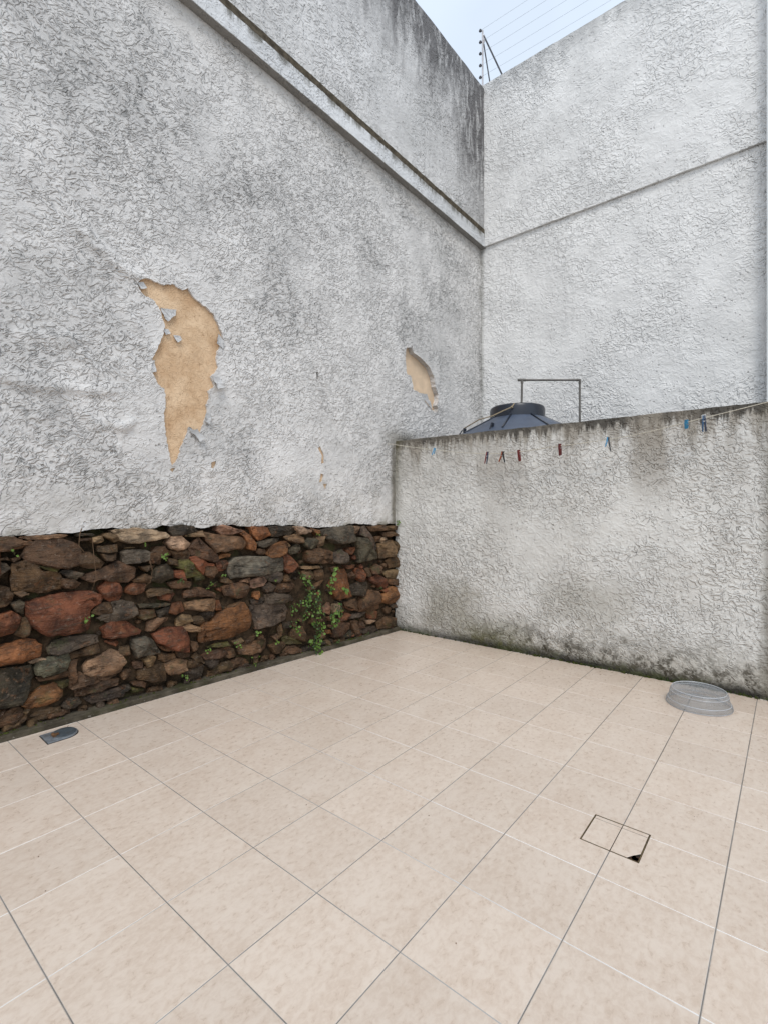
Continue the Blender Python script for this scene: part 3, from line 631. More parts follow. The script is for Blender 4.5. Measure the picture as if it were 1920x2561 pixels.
STONES = [
('b',-3436,1124,-3417,1131,-3350,1134,-3306,1112,-3268,1097,-3296,1086,-3334,1070,-3417,1058,-3436,1060),
('b',-3306,1022,-3282,1075,-3211,1113,-3160,1119,-3080,1098,-3029,1073,-3001,1009,-3025,952,-3076,935,-3137,949,-3229,982,-3289,1000),
('b',-3017,1001,-2989,1012,-2957,1021,-2877,949,-2899,921,-2965,925,-3013,949),
('t',-3327,1133,-3225,1139,-3076,1140,-3099,1125,-3196,1117,-3275,1116),
('d',-3029,1140,-2928,1138,-2940,1125,-3025,1127),
('b',-3009,1112,-2944,1114,-2940,1096,-3005,1094),
('t',-2936,1114,-2882,1118,-2869,1092,-2907,1076,-2934,1086),
('b',-2907,1053,-2795,1060,-2791,1017,-2848,1014,-2907,1020),
('b',-2886,1007,-2800,1006,-2808,962,-2865,957),
('b',-3436,1020,-3417,1018,-3381,1019,-3367,1006,-3417,1006,-3436,1007),
('g',-3436,995,-3417,994,-3390,988,-3364,957,-3397,939,-3417,917,-3436,919),
('b',-3361,1014,-3313,1023,-3317,1006,-3350,992),
('b',-3347,976,-3289,987,-3232,966,-3229,927,-3174,918,-3122,900,-3103,858,-3115,820,-3174,810,-3232,809,-3296,829,-3350,832,-3354,902),
('m',-3225,961,-3174,952,-3115,925,-3137,916,-3196,933),
('g',-3115,912,-3092,923,-2993,893,-2997,878,-3029,859,-3076,877),
('b',-3107,867,-3045,859,-3013,830,-3029,806,-3092,809,-3111,833),
('b',-2993,869,-2856,915,-2786,946,-2682,889,-2687,841,-2732,813,-2830,826,-2882,855,-2940,836),
('r',-2899,790,-2856,824,-2787,805,-2768,746,-2787,701,-2839,703,-2882,746),
('t',-3350,813,-3317,824,-3278,804,-3317,790),
('b',-3436,859,-3417,856,-3377,847,-3357,808,-3361,763,-3384,746,-3417,745,-3436,748),
('r',-3289,745,-3225,761,-3137,771,-3061,778,-2940,767,-2890,738,-2899,702,-2949,673,-2965,639,-2961,589,-2965,544,-3021,536,-3174,543,-3225,578,-3268,624,-3282,685),
('g',-3357,755,-3317,770,-3296,750,-3303,688,-3334,706),
('r',-3436,694,-3417,690,-3354,701,-3317,666,-3337,611,-3350,593,-3417,581,-3436,585),
('b',-3317,653,-3282,668,-3268,624,-3282,568,-3306,556,-3340,575,-3334,611),
('b',-2890,687,-2835,689,-2817,616,-2865,600,-2940,640),
('g',-2821,682,-2768,689,-2687,658,-2677,599,-2742,561,-2856,566,-2899,596,-2813,610),
('o',-3442,511,-3417,514,-3350,520,-3299,535,-3254,522,-3218,489,-3225,427,-3317,414,-3417,421,-3442,427),
('p',-3278,401,-3225,412,-3200,404,-3225,393,-3271,389),
('g',-3182,456,-3152,493,-3061,505,-2981,499,-2911,478,-2907,448,-3001,435,-3076,429,-3137,420,-3174,433),
('b',-3068,398,-2981,415,-2907,432,-2899,382,-2981,377,-3057,371),
('l',-3243,359,-3225,388,-3137,403,-3076,402,-3072,357,-3092,309,-3152,302,-3204,306,-3236,323),
('b',-3236,298,-3167,289,-3099,293,-3061,297,-3068,268,-3152,268,-3225,278),
('b',-3065,356,-3025,360,-3037,291,-3029,254,-3033,210,-3072,194,-3065,254),
('m',-3145,248,-3068,246,-3076,208,-3107,203,-3137,229),
('d',-3436,389,-3350,380,-3271,374,-3261,321,-3282,259,-3289,211,-3317,177,-3417,178,-3436,184),
('o',-3299,160,-3282,192,-3247,212,-3204,234,-3152,239,-3118,211,-3111,161,-3137,142,-3196,129,-3275,136),
('k',-2985,306,-2957,335,-2877,354,-2830,376,-2768,349,-2751,288,-2773,236,-2813,218,-2924,231,-2973,258),
('b',-3021,283,-2989,241,-2899,214,-2795,208,-2856,187,-2981,192,-3068,193,-3025,217),
('b',-3033,170,-2981,183,-2873,186,-2787,178,-2795,147,-2899,135,-2981,129,-3029,133),
('d',-2981,102,-2940,115,-2856,119,-2760,119,-2732,99,-2760,62,-2856,61,-2944,64),
('d',-3111,95,-3076,124,-3021,118,-3005,91,-3037,69,-3092,76),
('b',-3417,121,-3384,136,-3330,156,-3303,119,-3323,88,-3357,70,-3417,65,-3436,71,-3436,119),
('b',-3436,156,-3417,158,-3384,160,-3387,141,-3417,125,-3436,126),
('b',-3285,72,-3232,93,-3174,105,-3115,92,-3118,67,-3174,49,-3225,48),
('b',-3350,68,-3317,92,-3282,104,-3289,73,-3317,52),
('p',-2814,1151,-2702,1159,-2578,1147,-2479,1124,-2459,1105,-2509,1090,-2655,1072,-2747,1077,-2783,1116),
('t',-2874,1120,-2836,1137,-2792,1119,-2770,1087,-2809,1085,-2836,1102),
('d',-2438,1163,-2354,1181,-2267,1158,-2245,1136,-2327,1112,-2417,1108,-2443,1137),
('t',-2332,1097,-2289,1116,-2194,1129,-2182,1091,-2245,1088),
('p',-2464,1057,-2438,1091,-2365,1101,-2300,1043,-2322,1013,-2391,1007,-2433,1020),
('b',-2438,995,-2322,1000,-2294,964,-2305,928,-2407,946),
('b',-2300,1006,-2228,1077,-2171,1020,-2083,949,-2065,904,-2112,897,-2211,937,-2272,957),
('t',-2174,1109,-2034,1085,-1872,1065,-1835,1019,-1862,984,-1918,988,-2010,972,-2083,971,-2118,1012,-2165,1063),
('r',-2294,938,-2256,948,-2188,908,-2095,865,-2182,870,-2188,806,-2245,854,-2272,905),
('b',-2176,864,-2101,863,-2071,817,-2130,779,-2171,799),
('r',-2089,884,-2010,894,-1985,881,-2010,827,-2062,819),
('o',-2059,937,-2010,953,-1969,944,-1985,926,-2065,915),
('m',-2375,923,-2300,917,-2245,844,-2199,808,-2327,799,-2335,858,-2391,883),
('b',-2448,944,-2391,930,-2386,888,-2443,903),
('r',-2412,854,-2341,853,-2341,785,-2412,813),
('d',-2544,877,-2459,899,-2423,850,-2428,810,-2499,787,-2564,804,-2559,848),
('l',-2756,1006,-2702,1017,-2607,1011,-2583,989,-2588,945,-2664,937,-2747,934),
('b',-2578,974,-2539,1031,-2479,1028,-2443,969,-2509,949,-2514,914,-2578,925),
('t',-2752,1039,-2683,1044,-2688,1033,-2747,1034),
('b',-2636,895,-2549,902,-2559,883,-2607,868),
('b',-2688,813,-2607,848,-2569,825,-2578,791,-2646,794),
('b',-2454,772,-2375,779,-2283,758,-2294,722,-2428,733),
('m',-2261,793,-2194,802,-2176,768,-2245,754),
('r',-2724,774,-2683,793,-2612,780,-2622,732,-2678,720,-2734,741),
('b',-2603,725,-2569,740,-2479,739,-2433,714,-2509,695,-2588,688),
('r',-2509,688,-2438,707,-2407,690,-2448,649,-2504,662),
('b',-2338,696,-2211,707,-2101,650,-2101,628,-2216,649,-2332,654),
('t',-2332,607,-2245,616,-2101,612,-2101,563,-2112,526,-2228,549,-2322,569),
('o',-2089,599,-2059,590,-2053,523,-2083,522),
('g',-2655,649,-2509,633,-2438,627,-2479,613,-2607,617,-2646,625),
('r',-2428,621,-2359,621,-2338,556,-2407,546,-2443,562),
('d',-2539,587,-2448,598,-2459,554,-2514,536),
('t',-2396,503,-2354,527,-2289,511,-2283,479,-2354,455,-2391,461),
('d',-2211,515,-2148,529,-2101,508,-2118,478,-2191,469),
('b',-2278,494,-2216,505,-2199,465,-2222,442,-2272,456),
('t',-2598,517,-2539,537,-2464,525,-2509,492,-2549,459,-2598,463),
('b',-2646,606,-2559,600,-2544,553,-2617,545,-2655,561),
('r',-2883,527,-2836,556,-2770,558,-2724,532,-2655,471,-2711,455,-2809,459,-2870,473),
('r',-2866,440,-2809,448,-2783,414,-2814,402),
('l',-2697,421,-2607,413,-2564,385,-2524,299,-2598,298,-2674,300,-2697,368),
('r',-2564,429,-2479,448,-2359,442,-2322,399,-2305,260,-2381,281,-2459,323,-2539,380),
('b',-2539,355,-2459,318,-2428,291,-2489,299),
('t',-2627,265,-2583,285,-2544,266,-2559,220,-2598,214),
('t',-2697,267,-2631,254,-2636,213,-2683,225),
('b',-2660,195,-2607,211,-2499,206,-2479,150,-2479,100,-2588,118,-2660,151),
('t',-2474,205,-2407,220,-2322,190,-2338,142,-2438,120,-2474,159),
('b',-2402,270,-2311,255,-2300,216,-2343,216,-2396,243),
('d',-2338,123,-2267,127,-2188,122,-2216,54,-2267,40,-2327,82),
('b',-2311,185,-2272,181,-2194,134,-2245,132,-2322,130),
('b',-2278,211,-2245,231,-2211,196,-2188,143,-2261,181),
('t',-2370,434,-2300,458,-2222,412,-2222,386,-2311,402),
('o',-2222,407,-2182,437,-2130,434,-2042,507,-1862,547,-1820,496,-1793,436,-1804,336,-1877,313,-2010,296,-2083,310,-2194,305,-2219,316),
('b',-2010,524,-1923,556,-1865,562,-1871,552,-1985,512),
('b',-2199,194,-2130,211,-2010,224,-1974,216,-1960,169,-2034,163,-2112,164,-2194,182),
('d',-2182,171,-2071,157,-2071,135,-2130,92,-2171,128),
('b',-2124,90,-2071,105,-1974,110,-1948,76,-1974,43,-2106,59),
('m',-2165,256,-2083,267,-1985,258,-1985,241,-2083,241),
('b',-2770,193,-2747,231,-2711,217,-2715,180,-2761,172),
('b',-2702,133,-2636,130,-2603,107,-2627,84,-2683,109),
('d',-2809,119,-2720,123,-2715,98,-2756,76,-2805,80),
('m',-2706,100,-2631,75,-2622,58,-2702,65),
('b',-2783,386,-2724,383,-2720,334,-2756,314,-2779,347),
('b',-2519,280,-2417,268,-2407,240,-2479,221,-2514,244),
('b',-2300,327,-2233,303,-2233,255,-2283,255),
('k',-2071,1159,-2042,1167,-1943,1142,-1861,1121,-1923,1101,-1953,1098,-2042,1106,-2071,1124),
('o',-1872,1099,-1846,1116,-1787,1077,-1733,1005,-1739,958,-1803,971,-1830,1056),
('o',-1777,1146,-1628,1137,-1599,1079,-1645,1062,-1711,1041,-1755,1090),
('d',-1608,1137,-1536,1144,-1385,1135,-1329,1108,-1397,1080,-1530,1066,-1585,1064),
('p',-1360,1134,-1259,1136,-1154,1092,-1233,1074,-1304,1072),
('o',-1174,1123,-1080,1100,-1059,1057,-1093,1048,-1120,1085),
('g',-1722,1013,-1622,1041,-1512,1041,-1518,1022,-1576,1001,-1645,976,-1706,989),
('t',-1464,1054,-1323,1073,-1246,1034,-1259,999,-1323,992,-1416,1027),
('o',-1633,923,-1588,977,-1506,1007,-1431,1008,-1428,968,-1458,925,-1530,896,-1594,891),
('b',-1728,939,-1711,966,-1656,962,-1639,933,-1667,920,-1711,923),
('t',-1422,1002,-1385,980,-1391,961,-1422,963),
('g',-1416,937,-1316,987,-1285,970,-1335,917,-1391,901),
('g',-1233,1002,-1200,1027,-1127,1018,-1100,975,-1127,940,-1181,938,-1233,962),
('l',-1988,867,-1933,903,-1814,907,-1482,878,-1470,818,-1476,774,-1588,756,-1755,758,-1866,761,-1968,762,-1988,809),
('r',-1461,926,-1440,919,-1385,871,-1329,801,-1367,769,-1410,743,-1446,777),
('o',-2042,946,-1973,946,-1983,933,-2042,924),
('b',-2042,898,-1998,894,-1988,862,-2023,830,-2042,836),
('k',-1787,715,-1711,735,-1659,730,-1631,698,-1678,670,-1733,653,-1782,664),
('g',-1650,734,-1518,756,-1476,743,-1470,700,-1518,671,-1599,695),
('b',-1553,602,-1518,652,-1385,656,-1348,622,-1397,583,-1506,587),
('b',-1464,709,-1416,724,-1385,671,-1470,668),
('d',-1678,661,-1599,673,-1559,647,-1588,607,-1656,606),
('k',-1872,715,-1830,738,-1793,739,-1795,702),
('b',-2042,770,-1983,755,-1943,714,-1993,716,-2042,734),
('b',-2027,688,-1953,706,-1840,696,-1814,663,-1835,596,-1918,598,-2013,633),
('o',-1755,614,-1706,622,-1695,573,-1733,559,-1766,583),
('b',-1259,739,-1167,740,-1127,695,-1147,661,-1246,682),
('t',-1291,783,-1227,782,-1088,775,-1059,749,-1194,758,-1278,766),
('g',-1650,580,-1565,583,-1397,546,-1367,512,-1434,497,-1645,512),
('d',-1787,556,-1656,561,-1656,533,-1722,519,-1777,527),
('g',-1787,510,-1722,509,-1656,512,-1458,476,-1428,422,-1458,343,-1541,337,-1633,329,-1744,326,-1755,402,-1782,453),
('b',-1846,243,-1739,264,-1755,229,-1843,217),
('t',-1953,260,-1872,266,-1853,244,-1882,218,-1933,229),
('b',-1897,212,-1755,215,-1650,213,-1650,152,-1711,136,-1803,133,-1892,152),
('b',-2032,192,-1998,215,-1938,194,-1923,141,-1978,140,-2023,158),
('b',-1706,243,-1678,262,-1656,243,-1667,224,-1711,226),
('t',-1576,218,-1530,238,-1518,207,-1536,181),
('m',-1476,189,-1416,192,-1291,127,-1272,108,-1446,134),
('b',-1385,241,-1265,249,-1246,174,-1272,128,-1385,186),
('b',-1599,146,-1530,160,-1458,153,-1449,124,-1506,78,-1565,81),
('b',-1470,70,-1416,108,-1342,97,-1297,63,-1304,39,-1397,44),
('b',-2061,92,-2042,96,-1943,109,-1851,106,-1809,60,-1892,47,-1993,39,-2061,56),
('k',-1755,103,-1722,113,-1706,88,-1739,72),
('b',-1518,294,-1482,313,-1482,219,-1512,191),
('d',-1470,315,-1385,311,-1397,263,-1458,264),
('g',-1052,1093,-904,1110,-647,1124,-624,1017,-647,978,-801,964,-882,979,-933,1014,-1011,1034),
('t',-1093,1037,-1014,1034,-1031,960,-1080,942),
('t',-639,1119,-552,1116,-576,1060,-608,1050),
('b',-437,1113,-176,1117,-203,1070,-395,1068),
('b',-158,1105,9,1106,0,1069,-149,1065),
('g',-527,1098,-470,1119,-437,1066,-352,987,-300,896,-343,851,-390,936,-453,1009,-527,1035),
('b',-221,1035,-29,1058,9,1013,-176,997),
('g',-600,976,-560,1005,-453,989,-403,949,-386,889,-304,837,-300,789,-420,775,-584,771,-576,901),
('t',-274,924,-203,926,-149,953,-66,949,-57,881,-85,797,-265,781),
('p',-252,988,-167,996,-153,954,-212,929,-252,958),
('b',-317,1009,-261,1007,-261,959,-317,956),
('b',-47,942,38,944,38,807,-57,808),
('g',-893,866,-793,903,-740,861,-733,811,-786,776,-889,796),
('b',-1220,910,-1181,922,-1059,930,-904,883,-900,786,-1018,795,-1181,814,-1220,838),
('r',-748,889,-686,913,-608,914,-608,886,-679,851,-725,860),
('b',-158,742,-66,799,47,791,47,676,-103,671),
('b',-1121,731,-1025,732,-1011,662,-1059,641,-1114,652),
('o',-896,650,-823,714,-755,707,-725,654,-710,581,-663,441,-867,446,-933,546),
('b',-925,745,-816,740,-845,699,-904,705),
('r',-748,745,-624,740,-632,713,-717,715),
('r',-616,700,-519,697,-466,611,-491,573,-552,580,-600,631),
('b',-482,693,-420,694,-403,610,-453,610),
('b',-725,654,-647,680,-608,614,-679,611),
('d',-686,533,-552,569,-445,545,-445,487,-519,433,-663,463),
('r',-411,582,-291,611,-212,573,-140,492,-167,465,-265,489,-369,548),
('b',-369,677,-300,718,-230,688,-239,623,-365,633),
('t',-203,626,9,642,38,578,0,544,-149,572),
('b',-176,560,28,532,38,478,-85,486),
('r',-230,443,-131,458,-112,441,-185,413),
('b',-1181,582,-1080,627,-1018,636,-1045,608,-1141,572,-1181,561),
('o',-265,366,-103,460,38,449,38,312,-85,292,-247,328),
('b',-560,326,-536,391,-395,465,-274,432,-274,272,-352,266,-560,278),
('b',-748,393,-600,400,-576,351,-584,296,-616,301,-679,338,-740,364),
('o',-748,360,-694,329,-632,309,-663,302,-725,328),
('k',-1011,382,-947,416,-925,370,-940,313,-1004,339),
('p',-889,386,-823,398,-808,330,-867,301,-896,333),
('r',-845,243,-725,284,-686,267,-717,233,-816,211),
('g',-679,260,-519,263,-458,253,-552,228,-702,230),
('r',-445,251,-352,260,-291,227,-335,169,-428,191),
('p',-470,166,-352,163,-317,149,-403,128,-437,134),
('b',-552,205,-486,206,-478,181,-536,180),
('b',-203,249,-149,265,-75,233,-112,187,-176,203),
('g',-94,276,47,274,47,230,-57,236),
('b',-300,122,-176,155,-10,121,-47,42,-283,54),
('d',-536,105,-326,88,-309,56,-343,47,-453,38,-536,65),
('b',-904,199,-786,206,-686,177,-694,134,-778,78,-904,96),
('b',-663,196,-616,199,-568,179,-560,58,-616,63),
('b',-548,176,-495,167,-495,104,-544,113),
('d',-771,68,-679,109,-632,64,-568,46,-632,33,-755,51),
('o',-982,165,-925,160,-925,127,-975,137),
('t',-1045,155,-1004,163,-989,102,-1038,96),
('d',-1114,74,-904,67,-875,50,-975,33,-1114,43),
('b',-864,59,-778,45,-755,29,-867,16),
('b',-1167,266,-1161,312,-1093,290,-1114,241),
]

# ================================================================== rough stone footing
sw = tag(frame('stone_wall', LO, LA), 'rough footing wall of brown, rust red and grey stones under the plastered wall', 'wall')
mo = panel('mortar_bed', -6.0, 0.0, .0, lambda x: 1.125, lambda x: .012, .08, .028, .028, M['mortar'], sw, lambda x, z: nz(x * 7, z * 7, 41) * .022 + nz(x * 19, z * 19, 43) * .012 + .03 * max(0, min(1, (z - .55) / .4)))
PAL = {'b': (.088, .052, .028), 'r': (.132, .050, .024), 'o': (.185, .082, .034), 'g': (.074, .061, .044), 'l': (.108, .096, .074), 'd': (.040, .031, .022), 't': (.165, .108, .062), 'p': (.330, .240, .165), 'k': (.250, .150, .100), 'm': (.072, .064, .022)}
def chaikin(p, q=.22):
    out = []
    for i in range(len(p)):
        a, b = p[i], p[(i + 1) % len(p)]
        out += [(a[0] + (b[0] - a[0]) * q, a[1] + (b[1] - a[1]) * q), (a[0] + (b[0] - a[0]) * (1 - q), a[1] + (b[1] - a[1]) * (1 - q))]
    return out
def stone(poly, colour, seed, depth=None, wid=True):
    r = random.Random(seed)
    if area(poly) < 0: poly = poly[::-1]
    A = area(poly); per = sum(math.dist(poly[i], poly[i - 1]) for i in range(len(poly))); rin = 2 * A / per
    cx = sum(p[0] for p in poly) / len(poly); cz = sum(p[1] for p in poly) / len(poly)
    if wid: poly = inset(poly, -min(.010, rin * .16))
    P = chaikin(poly, r.uniform(.04, .10)); Q = []
    for i in range(len(P)):
        a, b = P[i], P[(i + 1) % len(P)]; Q.append(a); L = math.dist(a, b)
        m = int(L / .035)
        for k in range(m): t = (k + 1) / (m + 1); Q.append((a[0] + (b[0] - a[0]) * t, a[1] + (b[1] - a[1]) * t))
    P = [(x + nz(x * 34, z * 34, seed) * .007 + r.uniform(-1, 1) * .0022, z + nz(x * 34, z * 34, seed + 9) * .007 + r.uniform(-1, 1) * .0022) for x, z in Q]; n = len(P)
    h = depth if depth is not None else min(.074, max(.030, .022 + rin * .50)) * r.uniform(.7, 1.3)
    w = max(p[0] for p in P) - min(p[0] for p in P); hh = max(p[1] for p in P) - min(p[1] for p in P)
    cuts = []
    for q in range(r.randint(3, 5)):                       # chisel faces
        an = r.uniform(0, 6.283) if q else r.uniform(1.1, 2.0)
        dx, dz = math.cos(an), math.sin(an); reach = abs(dx) * w * .5 + abs(dz) * hh * .5
        cuts.append((dx, dz, reach * r.uniform(-.10, .45), r.uniform(.45, 1.2) * h / max(reach * .6, .02)))
    gx, gz = r.uniform(-.22, .22) * h / max(w, .03), r.uniform(-.15, .35) * h / max(hh, .03)
    s1 = seed * 1.37
    def height(x, z):
        q = h - gx * (x - cx) * 2 - gz * (z - cz) * 2
        for dx, dz, t, sl in cuts: q -= max(0, dx * (x - cx) + dz * (z - cz) - t) * sl
        q += nz(x * 11, z * 11, s1) * .012 + nz(x * 30, z * 30, s1) * .010 + nz(x * 70, z * 70, s1) * .004
        return max(q, h * .3)
    def offs(k):
        out = []
        for i in range(n):
            a, b, c = Vector(P[i - 1]), Vector(P[i]), Vector(P[(i + 1) % n])
            e = (c - a); nn = Vector((-e.y, e.x)); nn = nn.normalized() if nn.length > 1e-6 else Vector((0, 0)); q = b + nn * (rin * k)
            q = q.lerp(Vector((cx, cz)), .12 * k); out.append((q.x, q.y))
        return out
    rings = [(P, 0, .07), (P, .55, 0), (offs(.09), .90, 0), (offs(.26), 1, 0), (offs(.50), 1, 0)]
    f = rings[-1][0]; rings.append(([(cx + (x - cx) * .5, cz + (z - cz) * .5) for x, z in f], 1, 0))
    V = []; F = []
    for ring, k, yb in rings:
        for x, z in ring: V.append((x - cx, yb if k == 0 else -.002 - k * height(x, z), z - cz))
    V.append((0, -.002 - height(cx, cz), 0)); nr = len(rings)
    for q in range(nr - 1):
        for i in range(n): F.append((q * n + i, q * n + (i + 1) % n, (q + 1) * n + (i + 1) % n, (q + 1) * n + i))
    for i in range(n): F.append(((nr - 1) * n + i, (nr - 1) * n + (i + 1) % n, nr * n))
    o = link('stone', mesh_from('stone', V, F, True, 20), sw, M['stone']); o.location = (cx, 0, cz)
    j = r.uniform(.80, 1.22); o.color = tuple(min(.6, q * j * r.uniform(.94, 1.06)) for q in PAL[colour]) + (1,)
    return o
placed = []
for i, (s_, *_q) in enumerate([(s[0],) for s in STONES]):
    flat = STONES[i][1:]; poly = [(flat[q] / 1000, flat[q + 1] / 1000) for q in range(0, len(flat), 2)]
    stone(poly, s_, 100 + i); placed.append(poly)
nst = len(placed)
# the footing goes on past the left edge of the picture
r_ = random.Random(5); z = .055
for row, hgt in enumerate((.19, .22, .17, .24, .22)):
    x = -5.2 + r_.uniform(0, .2)
    while x < -3.44:
        w = r_.uniform(.16, .40); w = min(w, -3.42 - x)
        if w > .07:
            a = .012; pts_ = [(x + a, z + a), (x + w * .5, z + a * r_.uniform(.3, 1)), (x + w - a, z + a), (x + w - a * .5, z + hgt * .5), (x + w - a, z + hgt - a * 2), (x + w * .5, z + hgt - a), (x + a, z + hgt - a * 2.4)]
            pts_ = [(p[0] + r_.uniform(-.016, .016), p[1] + r_.uniform(-.018, .018)) for p in pts_]
            stone(pts_, r_.choice('bbbdrgotb'), 700 + row * 40 + int(x * 10)); nst += 1
        x += w
    z += hgt
# little wedge stones in the gaps
boxes = [(min(p[0] for p in q), max(p[0] for p in q), min(p[1] for p in q), max(p[1] for p in q), q) for q in placed]
wed = 0; tries = 0
x = -3.40
while x < -.05:                                           # a low course of flat stones behind the kerb
    w = r_.uniform(.05, .13)
    zt_ = r_.uniform(.062, .085); p = [(x, .026), (x + w, .026), (x + w * .96, zt_ * .85), (x + w * .6, zt_), (x + w * .1, zt_ * .9)]
    c = (x + w / 2, .065)
    if r_.random() < .85: stone(p, r_.choice('bdbbdr'), 1500 + wed, .036, False); wed += 1
    x += w + r_.uniform(.01, .05)
while nst + wed < 299 and tries < 9000:
    tries += 1; x, z = r_.uniform(-3.4, -.03), r_.uniform(.06, 1.09); rad = r_.uniform(.014, .032); bad = False
    for b in boxes:
        if b[0] - rad < x < b[1] + rad and b[2] - rad < z < b[3] + rad:
            if inside((x, z), b[4]) or min(dseg((x, z), b[4][q], b[4][q - 1]) for q in range(len(b[4]))) < rad * .8: bad = True; break
    if bad: continue
    a0 = r_.uniform(0, 6.28); m = r_.randint(5, 6)
    p = [(x + rad * 1.15 * math.cos(a0 + 6.283 * q / m) * r_.uniform(.8, 1.15), z + rad * .85 * math.sin(a0 + 6.283 * q / m) * r_.uniform(.75, 1.1)) for q in range(m)]
    stone(p, r_.choice('bbbdrdb'), 900 + wed, .026, False); boxes.append((x - rad, x + rad, z - rad, z + rad, p)); wed += 1

# ================================================================== kerb along the footing
kb = MB(); n = 150
for i in range(n + 1):
    x = -6 + 6.03 * i / n; a, b = nz(x * 6, 51) * .003, nz(x * 9, 55) * .003
    kb.v += [(x, -.080 + a, -.012), (x, -.079 + a, .027 + b), (x, -.073 + a, .032 + b), (x, -.02, .034 + b * 2), (x, .06, .036)]
for i in range(n):
    for q in range(4): kb.f.append((i * 5 + q, (i + 1) * 5 + q, (i + 1) * 5 + q + 1, i * 5 + q + 1))
kb.f.append((n * 5 + 0, n * 5 + 1, n * 5 + 2, n * 5 + 3, n * 5 + 4)); kb.f.append((4, 3, 2, 1, 0))
k_ = kb.build('kerb', M['kerb'], None, True, 30); k_.location = LO; k_.rotation_euler = (0, 0, LA)
k_['kind'] = 'structure'

# ================================================================== drain, cover, plastic lid on the floor
def lf(x, y=0.0, z=0.0):    # left-frame point to world
    return LO + Matrix.Rotation(LA, 3, 'Z') @ Vector((x, y, z))
def wf(x, y=0.0, z=0.0): return LO + Matrix.Rotation(WA, 3, 'Z') @ Vector((x, y, z))
M['zinc'] = simple('dull_metal', (.23, .25, .27), .40, .5, .22, 30, .3, .35, (.075, .07, .062))
M['zincdark'] = simple('worn_metal', (.10, .12, .135), .38, .5, .25, 40, .3, .4, (.06, .055, .05))
M['rust'] = simple('rusty_brown', (.13, .07, .035), .85, .2, .4, 60, .6)
M['blackdirt'] = simple('black_dirt', (.022, .018, .014), .95, .1, .3, 40)
dr = tag(empty('floor_drain', (-.128, 1.994, .0005), R(-1.5)), 'dull grey metal floor drain with its round cover, set beside the kerb', 'drain')
def dshape(w, h, n=14):
    P = [(-w, h), (-w, -h), (w - h * 1.0, -h)]
    for q in range(1, n): t = -math.pi / 2 + math.pi * q / n; P.append((w - h + math.cos(t) * h, math.sin(t) * h))
    return P + [(w - h, h)]
def extr(name, P, z0, z1, ch, mat, parent): return slab(name, P, z0, z1, ch, mat, parent)
extr('dirt_edge', dshape(.087, .079), -.003, .0012, .0004, M['blackdirt'], dr)
extr('base_plate', dshape(.083, .074), 0, .006, .002, M['zinc'], dr)
b = MB(); b.lathe([(.071, .005), (.071, .009), (.066, .010), (.064, .0075), (.060, .0065)], (.012, 0, 0), 40, False); b.build('ring', M['zinc'], dr, True)
b = MB(); b.lathe([(.058, .0055), (.058, .0105), (.054, .012), (.02, .0132)], (0, 0, 0), 40); o = b.build('round_cover', M['zincdark'], dr, True); o.location = (.018, .006, 0); o.rotation_euler = (R(4), R(-2.5), 0)
b = MB(); b.tube([(-.036, -.020, .012), (-.036, .018, .013)], .009, 10); b.box((-.026, 0, .014), (.03, .022, .006)); b.build('pivot', M['rust'], dr, True)

ic = tag(empty('inspection_cover', ((CX0 + CX1) / 2, (CY0 + CY1) / 2, 0)), 'small square tiled inspection lid outlined by a dark brassy gap, one corner chipped', 'floor hatch')
M['brass'] = simple('dirty_brass', (.15, .105, .045), .6, .4, .3, 50, .2, .3, (.04, .03, .018))
hw, hd = (CX1 - CX0) / 2, (CY1 - CY0) / 2
for (p, d) in (((-hw + .0012, 0, -.004), (.0030, hd * 2, .008)), ((hw - .0012, 0, -.004), (.0030, hd * 2, .008)), ((0, -hd + .0012, -.0042), (hw * 2 - .007, .0030, .008)), ((0, hd - .0012, -.0042), (hw * 2 - .007, .0030, .008))):
    b = MB(); b.box(p, d); b.build('edge_strip', M['brass'], ic)
b = MB(); b.box((0, 0, -.0030), (hw * 2 + .0030, hd * 2 + .0030, .004)); b.build('bed', M['blackdirt'], ic)
M['chip'] = simple('chipped_brown', (.060, .030, .020), .9, .1, .4, 60, .5)
e = .0046; jx, jy = 1.0205 - (CX0 + CX1) / 2, -.7075 - (CY0 + CY1) / 2
for (x0, x1) in ((-hw + e, jx - .0015), (jx + .0015, hw - e)):
    for (y0, y1) in ((-hd + e, jy - .0015), (jy + .0015, hd - e)):
        P = [(x0, y0), (x1, y0), (x1, y1), (x0, y1)]
        if x0 < -.05 and y0 < -.05: P = [(x0 + .052, y0), (x1, y0), (x1, y1), (x0, y1), (x0, y0 + .036), (x0 + .028, y0 + .018)]
        slab("tile", P, -.007, rnd.uniform(-.0003, .0004), .0009, M['tile'], ic)
b = MB()
for q in range(14): b.box((-hw + .016 + rnd.uniform(-.008, .022), -hd + .012 + rnd.uniform(-.005, .014), -.0020), (.014, .011, .0034), Matrix.Rotation(rnd.uniform(0, 3), 3, 'Z'))
b.build('crumbled_corner', M['chip'], ic)

